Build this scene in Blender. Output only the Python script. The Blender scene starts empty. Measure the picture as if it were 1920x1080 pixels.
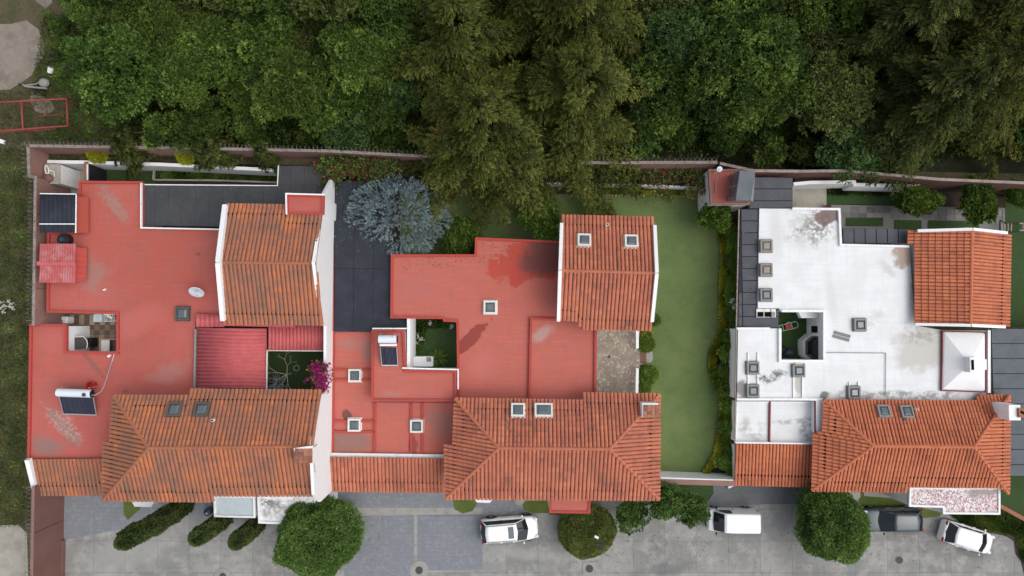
import bpy, math, random
import numpy as np
from mathutils import Vector, Matrix, noise
random.seed(7)
SC = bpy.context.scene
COL = SC.collection
# ---------------------------------------------------------------- camera, sky, sun, exposure
CH = 53.0; FP = 1280.0; TH = math.atan(60/1280)
cam = bpy.data.objects.new('camera', bpy.data.cameras.new('camera')); COL.objects.link(cam)
cam.location = (0, 0, CH); cam.rotation_euler = (TH, 0, 0)
cam.data.lens = 24; cam.data.sensor_width = 36; cam.data.clip_end = 600; cam.data.clip_start = 0.5
SC.camera = cam
SUN_EL, SUN_AZ = math.radians(57), math.radians(104)
wd = bpy.data.worlds.new("World"); SC.world = wd; wd.use_nodes = True
nt = wd.node_tree; bg = nt.nodes['Background']
sky = nt.nodes.new('ShaderNodeTexSky'); sky.sky_type = 'NISHITA'; sky.sun_disc = False
sky.sun_elevation = SUN_EL; sky.sun_rotation = SUN_AZ; sky.dust_density = 4.0; sky.air_density = 1.0
hs = nt.nodes.new('ShaderNodeHueSaturation'); hs.inputs['Saturation'].default_value = 0.45
nt.links.new(sky.outputs[0], hs.inputs['Color']); nt.links.new(hs.outputs[0], bg.inputs[0])
bg.inputs[1].default_value = 0.15
sl = bpy.data.lights.new('sun', 'SUN'); sl.energy = 1.0; sl.angle = math.radians(80); sl.color = (1, .975, .94)
so = bpy.data.objects.new('sun', sl); COL.objects.link(so)
sd = Vector((math.sin(SUN_AZ)*math.cos(SUN_EL), math.cos(SUN_AZ)*math.cos(SUN_EL), math.sin(SUN_EL)))
so.rotation_euler = (-sd).to_track_quat('-Z', 'Y').to_euler(); so.location = (0, 0, 40)
vs = SC.view_settings; vs.view_transform = 'Standard'; vs.look = 'None'; vs.gamma = 1; vs.use_curve_mapping = False
vs.exposure = 0.22

# ---------------------------------------------------------------- projection helpers (photo pixel + height -> world)
def ray(px, py):
    x, y = (px-960)/FP, (540-py)/FP
    c, s = math.cos(TH), math.sin(TH)
    return x, y*c+s, y*s-c
def W(px, py, z=0.0):
    x, y, k = ray(px, py); t = (CH-z)/(-k)
    return Vector((x*t, y*t, z))
def W2(pts, z=0.0): return [W(a, b, z).xy for a, b in pts]
def onX(px, py, X):
    x, y, k = ray(px, py); t = X/x
    return Vector((X, y*t, CH+k*t))
def plane(a, b, c):
    A, B, C = W(*a), W(*b), W(*c); n = (B-A).cross(C-A).normalized()
    if n.z < 0: n = -n
    return A, n
def onP(px, py, pl):
    A, n = pl; o = Vector((0, 0, CH)); d = Vector(ray(px, py))
    return o + d*((A-o).dot(n)/d.dot(n))
# ---------------------------------------------------------------- mesh helpers
def thing(name, label, cat, loc=(0, 0, 0), group=None, rz=0):
    o = bpy.data.objects.new(name, None); COL.objects.link(o); o.location = loc; o.rotation_euler = (0, 0, rz)
    o.empty_display_size = .2; tag(o, label, cat, group); return o
def tag(o, label=None, cat=None, group=None, kind=None):
    if label: o['label'] = label
    if cat: o['category'] = cat
    if group: o['group'] = group
    if kind: o['kind'] = kind
    return o
def adopt(c, p):
    c.parent = p
    r = p
    while r.parent: r = r.parent
    if p.parent is None and not p.get('proto'):
        c.matrix_parent_inverse = Matrix.LocRotScale(p.location, p.rotation_euler, p.scale).inverted()
def area2(p): return sum(p[i][0]*p[(i+1) % len(p)][1]-p[(i+1) % len(p)][0]*p[i][1] for i in range(len(p)))/2
def offs(pts, d, closed=True):
    """miter offset of a 2D path, d to the left"""
    n = len(pts); out = []
    for i in range(n):
        p = Vector(pts[i][:2])
        a = Vector(pts[i-1][:2]) if (i > 0 or closed) else None
        b = Vector(pts[(i+1) % n][:2]) if (i < n-1 or closed) else None
        t1 = (p-a).normalized() if a is not None else (b-p).normalized()
        t2 = (b-p).normalized() if b is not None else t1
        n1 = Vector((-t1.y, t1.x)); n2 = Vector((-t2.y, t2.x)); m = n1+n2
        k = m.length
        if k < .3: m = n1; q = 1
        else: m = m/k; q = min(2.5, 1/max(.4, m.dot(n1)))
        out.append(p+m*d*q)
    return out
class MB:
    def __init__(s): s.v = []; s.f = []; s.m = []; s.t = []
    def add(s, vs_, fs, m=0, t=.5):
        b = len(s.v); s.v += [tuple(x) for x in vs_]
        for f in fs: s.f.append([b+i for i in f]); s.m.append(m); s.t.append(t)
    def prism(s, poly, z0, z1, m=0, ms=None, t=.5, tops=None):
        p = [tuple(x[:2]) for x in poly]
        if area2(p) < 0: p = p[::-1]; tops = tops[::-1] if tops else None
        n = len(p); tz = tops or [z1]*n
        vv = [(x, y, z0) for x, y in p]+[(p[i][0], p[i][1], tz[i]) for i in range(n)]
        b = len(s.v); s.v += vv
        s.f.append([b+n+i for i in range(n)]); s.m.append(m); s.t.append(t)
        s.f.append([b+n-1-i for i in range(n)]); s.m.append(m if ms is None else ms); s.t.append(t)
        for i in range(n):
            j = (i+1) % n; s.f.append([b+i, b+j, b+n+j, b+n+i]); s.m.append(m if ms is None else ms); s.t.append(t)
    def ribbon(s, pts, w, dz, closed=False, m=0, ms=None):
        """wall along a path of (x,y,z_top); dz = depth below the top"""
        n = len(pts); L = offs(pts, w/2, closed); R = offs(pts, -w/2, closed)
        vv = []
        for i in range(n):
            z = pts[i][2]; z0 = z-dz[i] if isinstance(dz, (list, tuple)) else z-dz
            vv += [(L[i].x, L[i].y, z), (R[i].x, R[i].y, z), (R[i].x, R[i].y, z0), (L[i].x, L[i].y, z0)]
        fs = []; k = n if closed else n-1
        b = len(s.v); s.v += vv
        for i in range(k):
            a = b+4*i; c = b+4*((i+1) % n)
            for q in range(4):
                r = (q+1) % 4
                s.f.append([a+q, a+r, c+r, c+q]); s.m.append(m if (q == 0 or ms is None) else ms); s.t.append(.5)
        if not closed:
            e = b+4*(n-1)
            s.f.append([b+3, b+2, b+1, b]); s.f.append([e, e+1, e+2, e+3]); s.m += [m, m]; s.t += [.5, .5]
    def obox(s, c, ax, ay, az, m=0, t=.5):
        c, ax, ay, az = map(Vector, (c, ax, ay, az))
        vv = [c+ax*i+ay*j+az*k for k in (-1, 1) for j in (-1, 1) for i in (-1, 1)]
        s.add(vv, [(0, 2, 3, 1), (4, 5, 7, 6), (0, 1, 5, 4), (2, 6, 7, 3), (0, 4, 6, 2), (1, 3, 7, 5)], m, t)
    def box(s, c, sz, rz=0, m=0, t=.5):
        C, S = math.cos(rz), math.sin(rz)
        s.obox(c, (C*sz[0]/2, S*sz[0]/2, 0), (-S*sz[1]/2, C*sz[1]/2, 0), (0, 0, sz[2]/2), m, t)
    def cyl(s, a, b, r0, r1=None, n=10, m=0, caps=True, t=.5):
        a, b = Vector(a), Vector(b); r1 = r0 if r1 is None else r1
        d = (b-a).normalized(); u = d.orthogonal().normalized(); v = d.cross(u)
        vv = [a+(u*math.cos(k*2*math.pi/n)+v*math.sin(k*2*math.pi/n))*r0 for k in range(n)]
        vv += [b+(u*math.cos(k*2*math.pi/n)+v*math.sin(k*2*math.pi/n))*r1 for k in range(n)]
        fs = [(k, (k+1) % n, n+(k+1) % n, n+k) for k in range(n)]
        if caps: fs += [tuple(range(n-1, -1, -1)), tuple(range(n, 2*n))]
        s.add(vv, fs, m, t)
    def tube(s, pts, r, n=5, m=0):
        for i in range(len(pts)-1): s.cyl(pts[i], pts[i+1], r, r, n, m)
    def ell(s, c, r, nu=14, nv=9, m=0, v0=0, v1=math.pi):
        vv = []
        for j in range(nv+1):
            a = v0+(v1-v0)*j/nv
            for i in range(nu):
                b = 2*math.pi*i/nu
                vv.append((c[0]+r[0]*math.sin(a)*math.cos(b), c[1]+r[1]*math.sin(a)*math.sin(b), c[2]+r[2]*math.cos(a)))
        fs = [(j*nu+i, (j+1)*nu+i, (j+1)*nu+(i+1) % nu, j*nu+(i+1) % nu) for j in range(nv) for i in range(nu)]
        s.add(vv, fs, m)
    def loft(s, rings, m=0, caps=True):
        n = len(rings[0]); vv = [p for r in rings for p in r]
        fs = [(j*n+i, j*n+(i+1) % n, (j+1)*n+(i+1) % n, (j+1)*n+i) for j in range(len(rings)-1) for i in range(n)]
        if caps: fs += [tuple(range(n-1, -1, -1)), tuple((len(rings)-1)*n+i for i in range(n))]
        s.add(vv, fs, m)
    def mesh(s, name, mats, smooth=False):
        me = bpy.data.meshes.new(name); me.from_pydata(s.v, [], s.f)
        for x in (mats if isinstance(mats, (list, tuple)) else [mats]): me.materials.append(x)
        me.polygons.foreach_set('material_index', s.m)
        at = me.attributes.new('tint', 'FLOAT', 'FACE'); at.data.foreach_set('value', s.t)
        if smooth: me.polygons.foreach_set('use_smooth', [True]*len(s.f))
        me.update(); return me
    def build(s, name, mats, parent=None, smooth=False, kind=None, label=None, bevel=0, sub=0):
        o = bpy.data.objects.new(name, s.mesh(name, mats, smooth)); COL.objects.link(o)
        if parent: adopt(o, parent)
        if kind: o['kind'] = kind
        if label: o['label'] = label
        if bevel:
            b = o.modifiers.new('bevel', 'BEVEL'); b.width = bevel; b.segments = 2; b.limit_method = 'ANGLE'
        if sub:
            b = o.modifiers.new('sub', 'SUBSURF'); b.levels = sub; b.render_levels = sub
        return o
def copy_tree(o, parent=None):
    c = o.copy(); COL.objects.link(c)
    if parent: c.parent = parent
    for ch in list(o.children): copy_tree(ch, c)
    return c
def clip(poly, n, d):
    out = []; k = len(poly)
    for i in range(k):
        a, b = poly[i], poly[(i+1) % k]; da = a[0]*n[0]+a[1]*n[1]-d; db = b[0]*n[0]+b[1]*n[1]-d
        if da <= 0: out.append(a)
        if (da < 0 < db) or (db < 0 < da):
            t = da/(da-db); out.append((a[0]+(b[0]-a[0])*t, a[1]+(b[1]-a[1])*t))
    return out
def cells(poly, px_, py_, ang=0, gap=.02, org=None, stagger=False):
    """cut a 2D polygon into pieces px_ by py_ metres; yields clipped polygons"""
    c, s_ = math.cos(ang), math.sin(ang); u = (c, s_); v = (-s_, c)
    org = org or poly[0]; P = [tuple(p[:2]) for p in poly]
    us = [(p[0]-org[0])*u[0]+(p[1]-org[1])*u[1] for p in P]; vs_ = [(p[0]-org[0])*v[0]+(p[1]-org[1])*v[1] for p in P]
    ou = org[0]*u[0]+org[1]*u[1]; ov = org[0]*v[0]+org[1]*v[1]
    for j in range(math.floor(min(vs_)/py_), math.ceil(max(vs_)/py_)):
        q = clip(P, v, ov+(j+1)*py_-gap/2)
        if len(q) < 3: continue
        q = clip(q, (-v[0], -v[1]), -(ov+j*py_+gap/2))
        if len(q) < 3: continue
        sh = px_*.5*(j % 2) if stagger else 0
        for i in range(math.floor(min(us)/px_)-1, math.ceil(max(us)/px_)+1):
            r = clip(q, u, ou+sh+(i+1)*px_-gap/2)
            if len(r) < 3: continue
            r = clip(r, (-u[0], -u[1]), -(ou+sh+i*px_+gap/2))
            if len(r) >= 3 and abs(area2(r)) > .02*px_*py_: yield r
# ---------------------------------------------------------------- materials
MATS = {}
def sockmix(nt, fac, a, b, blend='MIX'):
    n = nt.nodes.new('ShaderNodeMix'); n.data_type = 'RGBA'; n.blend_type = blend
    for i, x in ((0, fac), (6, a), (7, b)):
        if isinstance(x, (int, float)): n.inputs[i].default_value = x
        elif isinstance(x, tuple): n.inputs[i].default_value = (*x, 1)
        else: nt.links.new(x, n.inputs[i])
    return n.outputs[2]
def mp(nt, x, a, b, c=0., d=1.):
    n = nt.nodes.new('ShaderNodeMapRange'); nt.links.new(x, n.inputs[0])
    for i, q in zip((1, 2, 3, 4), (a, b, c, d)): n.inputs[i].default_value = q
    return n.outputs[0]
def nz(nt, scale, detail=4, rough=.6, vec=None, dist=0):
    n = nt.nodes.new('ShaderNodeTexNoise'); n.inputs['Scale'].default_value = scale; n.inputs['Detail'].default_value = detail
    n.inputs['Roughness'].default_value = rough; n.inputs['Distortion'].default_value = dist
    g = vec or nt.nodes.new('ShaderNodeNewGeometry').outputs['Position']
    nt.links.new(g, n.inputs['Vector']); return n.outputs['Fac']
def math_(nt, op, a, b=None):
    n = nt.nodes.new('ShaderNodeMath'); n.operation = op
    for i, x in ((0, a), (1, b)):
        if x is None: continue
        if isinstance(x, (int, float)): n.inputs[i].default_value = x
        else: nt.links.new(x, n.inputs[i])
    return n.outputs[0]
def mat(name, col, rough=.85, layers=(), stains=(), bump=None, metal=0, spec=.3, tint=None, coat=0, streak=()):
    """layers: (scale, colour, lo, hi, strength); stains: (px,py,z,rx,ry,angle,colour,strength,soft,speckle,noise scale)"""
    m = bpy.data.materials.new(name); m.use_nodes = True; nt = m.node_tree; b = nt.nodes['Principled BSDF']
    b.inputs['Roughness'].default_value = rough; b.inputs['Metallic'].default_value = metal
    b.inputs['Specular IOR Level'].default_value = spec; b.inputs['Coat Weight'].default_value = coat
    c = col
    if tint:   # three colours by the piece's own tint
        at = nt.nodes.new('ShaderNodeAttribute'); at.attribute_name = 'tint'
        r = nt.nodes.new('ShaderNodeValToRGB'); e = r.color_ramp.elements
        e[0].color = (*tint[0], 1); e[1].color = (*tint[-1], 1)
        for k in range(1, len(tint)-1):
            q = e.new(k/(len(tint)-1)); q.color = (*tint[k], 1)
        nt.links.new(at.outputs['Fac'], r.inputs[0]); c = r.outputs[0]
    for (sc, lc, lo, hi, st) in layers:
        f = mp(nt, nz(nt, sc), lo, hi, 0, st); c = sockmix(nt, f, c, lc)
    for (sx, sy, lc, lo, hi, st) in streak:
        mn = nt.nodes.new('ShaderNodeMapping'); mn.inputs['Scale'].default_value = (sx, sy, 1); mn.inputs['Rotation'].default_value = (0, 0, .03)
        nt.links.new(nt.nodes.new('ShaderNodeNewGeometry').outputs['Position'], mn.inputs['Vector'])
        c = sockmix(nt, mp(nt, nz(nt, 1, 5, .6, mn.outputs[0]), lo, hi, 0, st), c, lc)
    for st in stains:
        px, py, z, rx, ry, ang, sc, strength, soft, speck, ns = st
        p = W(px, py, z); k = (CH-z)/FP
        mn = nt.nodes.new('ShaderNodeMapping'); mn.vector_type = 'TEXTURE'
        mn.inputs['Location'].default_value = (p.x, p.y, 0); mn.inputs['Rotation'].default_value = (0, 0, ang)
        mn.inputs['Scale'].default_value = (rx*k, ry*k, 1000)
        g = nt.nodes.new('ShaderNodeNewGeometry'); nt.links.new(g.outputs['Position'], mn.inputs['Vector'])
        vl = nt.nodes.new('ShaderNodeVectorMath'); vl.operation = 'LENGTH'; nt.links.new(mn.outputs[0], vl.inputs[0])
        d = math_(nt, 'ADD', vl.outputs['Value'], math_(nt, 'MULTIPLY', math_(nt, 'SUBTRACT', nz(nt, ns, 7, .65), .5), 2.3))
        f = mp(nt, d, 1.12, 1.12-max(.12, soft*.75), 0, strength)
        if speck: f = math_(nt, 'MULTIPLY', f, mp(nt, nz(nt, speck, 6, .7), .44, .56))
        c = sockmix(nt, f, c, sc)
    if isinstance(c, tuple): b.inputs['Base Color'].default_value = (*c, 1)
    else: nt.links.new(c, b.inputs['Base Color'])
    if bump:
        bn = nt.nodes.new('ShaderNodeBump'); bn.inputs['Strength'].default_value = bump[1]; bn.inputs['Distance'].default_value = bump[2] if len(bump) > 2 else .05
        nt.links.new(nz(nt, bump[0], 5), bn.inputs['Height']); nt.links.new(bn.outputs[0], b.inputs['Normal'])
    MATS[name] = m; return m
def leafmat(name, cols, trans=.25, var=.25, patch=None, mul=1.):
    m = bpy.data.materials.new(name); m.use_nodes = True; nt = m.node_tree; nt.nodes.clear()
    at = nt.nodes.new('ShaderNodeAttribute'); at.attribute_name = 'tint'
    r = nt.nodes.new('ShaderNodeValToRGB'); e = r.color_ramp.elements
    e[0].color = (*cols[0], 1); e[1].color = (*cols[-1], 1)
    for k in range(1, len(cols)-1):
        q = e.new(k/(len(cols)-1)); q.color = (*cols[k], 1)
    nt.links.new(at.outputs['Fac'], r.inputs[0])
    oi = nt.nodes.new('ShaderNodeObjectInfo'); h = nt.nodes.new('ShaderNodeHueSaturation')
    nt.links.new(mp(nt, oi.outputs['Random'], 0, 1, .5-.010*var*4, .5+.010*var*4), h.inputs['Hue'])
    nt.links.new(mp(nt, oi.outputs['Random'], 0, 1, mul*(1-var), mul*(1+var)), h.inputs['Value']); nt.links.new(r.outputs[0], h.inputs['Color'])
    c = h.outputs[0]
    if patch: c = sockmix(nt, mp(nt, nz(nt, patch[0], 3), patch[2], patch[3], 0, patch[4]), c, patch[1])
    d = nt.nodes.new('ShaderNodeBsdfDiffuse'); t = nt.nodes.new('ShaderNodeBsdfTranslucent'); g = nt.nodes.new('ShaderNodeBsdfGlossy')
    g.inputs['Roughness'].default_value = .5; g.inputs['Color'].default_value = (.5, .5, .5, 1)
    x = nt.nodes.new('ShaderNodeMixShader'); x.inputs[0].default_value = trans
    y = nt.nodes.new('ShaderNodeMixShader'); y.inputs[0].default_value = .015
    nt.links.new(c, d.inputs[0]); nt.links.new(c, t.inputs[0]); nt.links.new(d.outputs[0], x.inputs[1]); nt.links.new(t.outputs[0], x.inputs[2])
    nt.links.new(x.outputs[0], y.inputs[1]); nt.links.new(g.outputs[0], y.inputs[2])
    o = nt.nodes.new('ShaderNodeOutputMaterial'); nt.links.new(y.outputs[0], o.inputs[0]); MATS[name] = m; return m

RED = (.40, .092, .066); RG = (.30, .17, .14)
m_red1 = mat('red_roof_coating_a', RED, .8, [(1.1, (.33, .10, .085), .42, .7, .7), (9, (.46, .11, .09), .45, .8, .5), (40, (.3, .07, .06), .55, .75, .35), (.25, (.33, .115, .095), .45, .62, .6), (.12, (.50, .12, .10), .45, .6, .5), (2.6, (.30, .12, .10), .58, .64, .35)],
  [(215, 385, 3.1, 55, 16, -.9, (.29, .19, .16), .75, .9, 3.5, .5), (215, 385, 3.1, 50, 10, -.9, (.30, .2, .17), .5, .9, 0, .7), (122, 803, 3.1, 46, 11, -.85, (.25, .17, .15), .8, .5, 0, 1.3), (88, 838, 3.1, 34, 20, 0, (.22, .16, .14), .75, .9, 0, .8), (118, 795, 3.1, 40, 16, -.75, (.5, .3, .26), .6, .4, 5, 1.4),
   (180, 690, 3.1, 42, 4, -.85, (.2, .1, .09), .6, .6, 0, .6), (175, 510, 3.1, 28, 40, 0, (.3, .2, .17), .55, .9, 0, .8), (90, 590, 3.1, 30, 8, 0, (.3, .2, .17), .5, .9, 0, .8), (260, 600, 3.1, 60, 30, .6, (.47, .14, .12), .5, .9, 0, .4), (100, 640, 3.1, 30, 26, .2, (.46, .12, .10), .5, .9, 0, .4), (320, 700, 3.1, 42, 20, .3, (.37, .2, .18), .5, .9, 0, .6),
   (372, 476, 3.1, 6, 5, 0, (.12, .08, .07), .6, .9, 0, 2), (235, 733, 3.1, 8, 5, 0, (.12, .08, .07), .6, .9, 0, 2)], (14, .15), streak=[(.5, 6, (.47, .12, .105), .5, .68, .45), (7, .6, (.31, .09, .08), .52, .7, .4), (3, 3, (.30, .14, .12), .60, .70, .3)])
m_red2 = mat('red_roof_coating_b', (.45, .12, .086), .8, [(1.3, (.36, .12, .105), .42, .7, .6), (12, (.5, .14, .12), .5, .8, .4), (40, (.34, .08, .07), .58, .75, .3)],
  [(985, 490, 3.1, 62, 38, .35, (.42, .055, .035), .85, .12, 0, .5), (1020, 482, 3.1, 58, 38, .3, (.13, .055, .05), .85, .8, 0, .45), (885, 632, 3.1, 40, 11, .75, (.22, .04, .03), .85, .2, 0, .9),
   (1020, 625, 3.2, 28, 13, .5, (.4, .27, .24), .8, .9, 0, .6), (645, 828, 2.6, 60, 20, 0, (.22, .14, .12), .8, .9, 0, .5), (820, 790, 2.6, 30, 34, 0, (.25, .13, .11), .7, .9, 0, .6),
   (650, 779, 2.6, 8, 12, .3, (.1, .05, .045), .8, .3, 0, 1.2), (690, 660, 2.6, 20, 34, 0, (.28, .16, .14), .7, .9, 0, .6), (736, 740, 3.6, 30, 10, 0, (.38, .2, .17), .5, .9, 0, .8),
   (775, 835, 2.6, 9, 16, 0, (.2, .05, .04), .7, .5, 0, 1), (655, 645, 2.6, 25, 12, 0, (.33, .17, .15), .6, .9, 0, 1), (900, 690, 3.1, 40, 30, .3, (.52, .16, .14), .5, .9, 0, .5), (790, 540, 3.1, 40, 26, 0, (.40, .13, .115), .5, .9, 0, .5)], (14, .15), streak=[(.5, 6, (.53, .15, .13), .5, .68, .45), (7, .6, (.36, .11, .1), .52, .7, .4), (3, 3, (.34, .17, .15), .60, .70, .3)])
m_white3 = mat('white_roof_coating', (.71, .73, .74), .75, [(.6, (.58, .59, .59), .46, .70, .6), (6, (.62, .63, .63), .5, .8, .5), (.2, (.62, .62, .61), .44, .6, .5)],
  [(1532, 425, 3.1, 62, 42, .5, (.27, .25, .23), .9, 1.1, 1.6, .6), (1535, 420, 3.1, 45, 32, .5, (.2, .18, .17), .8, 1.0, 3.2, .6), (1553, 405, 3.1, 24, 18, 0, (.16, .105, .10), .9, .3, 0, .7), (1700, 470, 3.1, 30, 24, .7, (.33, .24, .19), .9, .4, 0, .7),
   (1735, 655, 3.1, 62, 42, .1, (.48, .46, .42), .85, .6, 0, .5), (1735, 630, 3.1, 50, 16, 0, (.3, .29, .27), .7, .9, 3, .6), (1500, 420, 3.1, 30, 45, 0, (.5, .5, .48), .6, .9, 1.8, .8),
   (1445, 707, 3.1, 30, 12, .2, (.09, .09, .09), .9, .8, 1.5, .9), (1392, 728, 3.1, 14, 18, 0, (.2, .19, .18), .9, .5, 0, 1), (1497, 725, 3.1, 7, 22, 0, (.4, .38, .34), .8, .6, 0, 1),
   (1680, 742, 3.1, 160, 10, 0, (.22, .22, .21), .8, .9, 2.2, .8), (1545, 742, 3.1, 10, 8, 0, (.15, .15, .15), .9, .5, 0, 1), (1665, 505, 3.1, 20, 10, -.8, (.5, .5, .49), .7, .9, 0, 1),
   (1405, 805, 2.5, 35, 22, -.3, (.33, .32, .3), .8, 1, 1.2, .7), (1490, 790, 2.5, 52, 5, .1, (.3, .3, .3), .7, .8, 2, .9), (1512, 805, 2.5, 12, 26, 0, (.3, .3, .3), .8, .8, 2.5, 1), (1710, 525, 3.1, 5, 70, 0, (.3, .3, .3), .7, .9, 3, 1), (1455, 440, 3.1, 16, 60, 0, (.52, .52, .51), .5, .9, 0, .6), (1640, 600, 3.1, 40, 16, .5, (.5, .5, .49), .6, .9, 1.5, .6), (1560, 560, 3.1, 12, 60, .15, (.55, .55, .54), .5, .9, 0, .6), (1840, 740, 3.1, 40, 8, 0, (.2, .2, .2), .8, .9, 2.5, .9)], (10, .1), streak=[(.4, 5, (.6, .61, .61), .5, .7, .5), (5, .4, (.62, .62, .62), .52, .7, .5)])
m_spot = mat('stained_white_roof', (.78, .79, .79), .8, [(2.2, (.2, .2, .2), .44, .6, .0)],
  [(505, 945, 3.0, 26, 26, 0, (.13, .13, .13), .9, .9, 2.5, 1), (540, 955, 3.0, 60, 30, 0, (.3, .3, .29), .7, .9, 3.0, 1)], (10, .1))
m_peel = mat('peeling_white_over_red', (.74, .73, .74), .8, [(1.5, (.55, .5, .5), .45, .65, .7), (9, (.27, .07, .07), .50, .545, .8), (3.5, (.35, .14, .14), .54, .6, .6)],
  [(1840, 922, 3.2, 36, 12, .1, (.28, .25, .23), .8, .8, 0, 1)], (10, .2))
m_grayslab = mat('pale_grey_slab', (.45, .52, .55), .7, [(2, (.36, .43, .46), .45, .7, .5)])
m_wall = mat('white_render', (.80, .81, .81), .85, [(.8, (.7, .71, .71), .45, .75, .5), (7, (.66, .66, .64), .5, .8, .4)])
m_cap = mat('white_cap', (.78, .79, .79), .8, [(3, (.5, .5, .48), .5, .75, .5)])
m_redcap = mat('red_parapet_paint', (.40, .062, .05), .8, [(3, (.3, .05, .045), .5, .75, .5)])
m_brown = mat('brown_wall_render', (.155, .078, .066), .9, [(.7, (.19, .105, .09), .4, .7, .7), (8, (.11, .06, .05), .5, .8, .5)], bump=(25, .2))
m_brownlt = mat('pale_brown_wall_render', (.27, .155, .13), .9, [(.7, (.21, .125, .11), .4, .7, .7), (6, (.14, .09, .07), .5, .8, .6)], bump=(25, .2))
m_capdirty = mat('weathered_wall_cap', (.3, .25, .22), .9, [(4, (.12, .1, .08), .45, .7, .8)])
m_maroon = mat('maroon_edge', (.16, .03, .04), .7)
def tilemat(name, cols, extra=(), stains=()):
    return mat(name, cols[0], .85, [(2.2, (.22, .12, .085), .56, .76, .45), (14, (.26, .14, .10), .5, .75, .4)]+list(extra), stains, (30, .3, .02), tint=cols)
m_tile1 = tilemat('terracotta_weathered', [(.21, .115, .08), (.32, .13, .08), (.41, .145, .072), (.56, .18, .062)], [(.5, (.22, .12, .085), .46, .62, .5)])
m_tile2 = tilemat('terracotta_rosy', [(.26, .10, .066), (.40, .13, .08), (.47, .155, .088), (.54, .19, .10)], (), [(x, y, 6.4, rx, ry, 0, (.09, .06, .05), .6, .7, 5, .8) for x, y, rx, ry in ((955, 800, 5, 36), (963, 790, 4, 45), (948, 790, 4, 30), (1003, 795, 4, 30), (1062, 785, 3, 34), (1112, 790, 4, 32), (1144, 775, 4, 30), (1130, 780, 3, 26), (1085, 780, 3, 22), (1160, 800, 3, 30), (1100, 470, 3, 30), (1125, 475, 3, 26), (1160, 480, 4, 24), (1205, 470, 3, 36))])
m_tile3 = tilemat('terracotta_bright', [(.33, .105, .058), (.46, .14, .070), (.52, .165, .08), (.57, .19, .09)])
m_under1 = mat('tile_valley_a', (.27, .115, .075), .95, [(3, (.09, .05, .035), .4, .7, .7)])
m_under2 = mat('tile_valley_b', (.33, .115, .08), .95, [(3, (.1, .045, .035), .4, .7, .7)])
m_under3 = mat('tile_valley_c', (.38, .12, .07), .95, [(3, (.15, .055, .04), .4, .7, .7)])
m_hole = mat('dark_opening', (.008, .007, .007), 1, spec=0)
m_dark = mat('charcoal_shade_panel', (.056, .058, .064), .8, [(1.2, (.075, .077, .082), .4, .7, .8), (4, (.09, .088, .08), .58, .72, .5), (30, (.03, .032, .036), .5, .7, .4)], spec=.2)
m_darkb = mat('blue_black_shade_panel', (.026, .030, .042), .75, [(1.2, (.038, .043, .056), .4, .7, .8), (3, (.06, .062, .068), .58, .72, .5)], spec=.2)
m_dark3 = mat('grey_shade_panel', (.080, .084, .10), .8, [(1.1, (.11, .107, .108), .45, .7, .8), (25, (.05, .053, .065), .5, .7, .5)], spec=.2)
m_dark4 = mat('steel_grey_shade_panel', (.115, .13, .145), .8, [(1.1, (.09, .10, .115), .45, .7, .8)], spec=.2)
m_corr = mat('red_corrugated_sheet', (.50, .11, .115), .7, [(1.5, (.38, .08, .08), .45, .7, .7), (12, (.6, .22, .24), .5, .75, .5)])
m_corrw = mat('worn_red_sheet', (.42, .10, .10), .8, [(1.4, (.47, .20, .20), .45, .6, .7), (10, (.3, .07, .07), .5, .7, .6)])
m_leanto = mat('orange_red_sheet', (.33, .06, .04), .7, [(3, (.3, .06, .04), .5, .7, .5)])
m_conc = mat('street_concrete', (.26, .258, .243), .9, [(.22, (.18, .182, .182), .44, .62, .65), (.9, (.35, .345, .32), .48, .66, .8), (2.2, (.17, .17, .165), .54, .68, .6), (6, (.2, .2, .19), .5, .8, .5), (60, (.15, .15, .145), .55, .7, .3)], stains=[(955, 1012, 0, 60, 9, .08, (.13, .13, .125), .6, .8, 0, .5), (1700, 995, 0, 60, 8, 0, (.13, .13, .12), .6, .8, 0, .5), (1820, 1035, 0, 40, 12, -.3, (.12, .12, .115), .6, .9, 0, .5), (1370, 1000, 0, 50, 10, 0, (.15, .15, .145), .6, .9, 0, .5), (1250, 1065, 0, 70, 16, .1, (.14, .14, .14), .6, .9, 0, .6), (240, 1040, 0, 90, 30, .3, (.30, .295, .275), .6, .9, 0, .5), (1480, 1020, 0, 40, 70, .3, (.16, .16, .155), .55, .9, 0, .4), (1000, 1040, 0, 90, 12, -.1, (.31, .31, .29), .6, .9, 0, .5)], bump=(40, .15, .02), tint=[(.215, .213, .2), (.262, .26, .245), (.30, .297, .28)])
m_joint = mat('concrete_joint', (.20, .20, .19), .95)
m_band = mat('concrete_band', (.30, .295, .27), .9, [(1.5, (.2, .2, .19), .45, .7, .7), (20, (.25, .25, .22), .5, .7, .5)])
m_bands = mat('sandy_concrete', (.36, .34, .29), .95, [(.9, (.25, .235, .2), .42, .65, .8), (8, (.42, .4, .35), .5, .75, .5)], bump=(30, .2, .03))
m_dirt = mat('pale_dirt', (.25, .215, .18), .98, [(.6, (.17, .15, .12), .45, .62, .8), (3, (.31, .275, .235), .5, .75, .6), (14, (.1, .09, .06), .58, .75, .6)], bump=(15, .4, .05))
m_soil = mat('dark_soil', (.045, .032, .024), 1, [(3, (.07, .05, .036), .4, .7, .8)], bump=(20, .5, .05))
m_ground = mat('rough_ground', (.12, .095, .06), 1, [(.35, (.13, .095, .062), .44, .6, .85), (.9, (.05, .075, .025), .46, .62, .85), (7, (.035, .045, .018), .45, .65, .7), (30, (.15, .14, .085), .58, .74, .5)], bump=(12, .6, .08))
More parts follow.
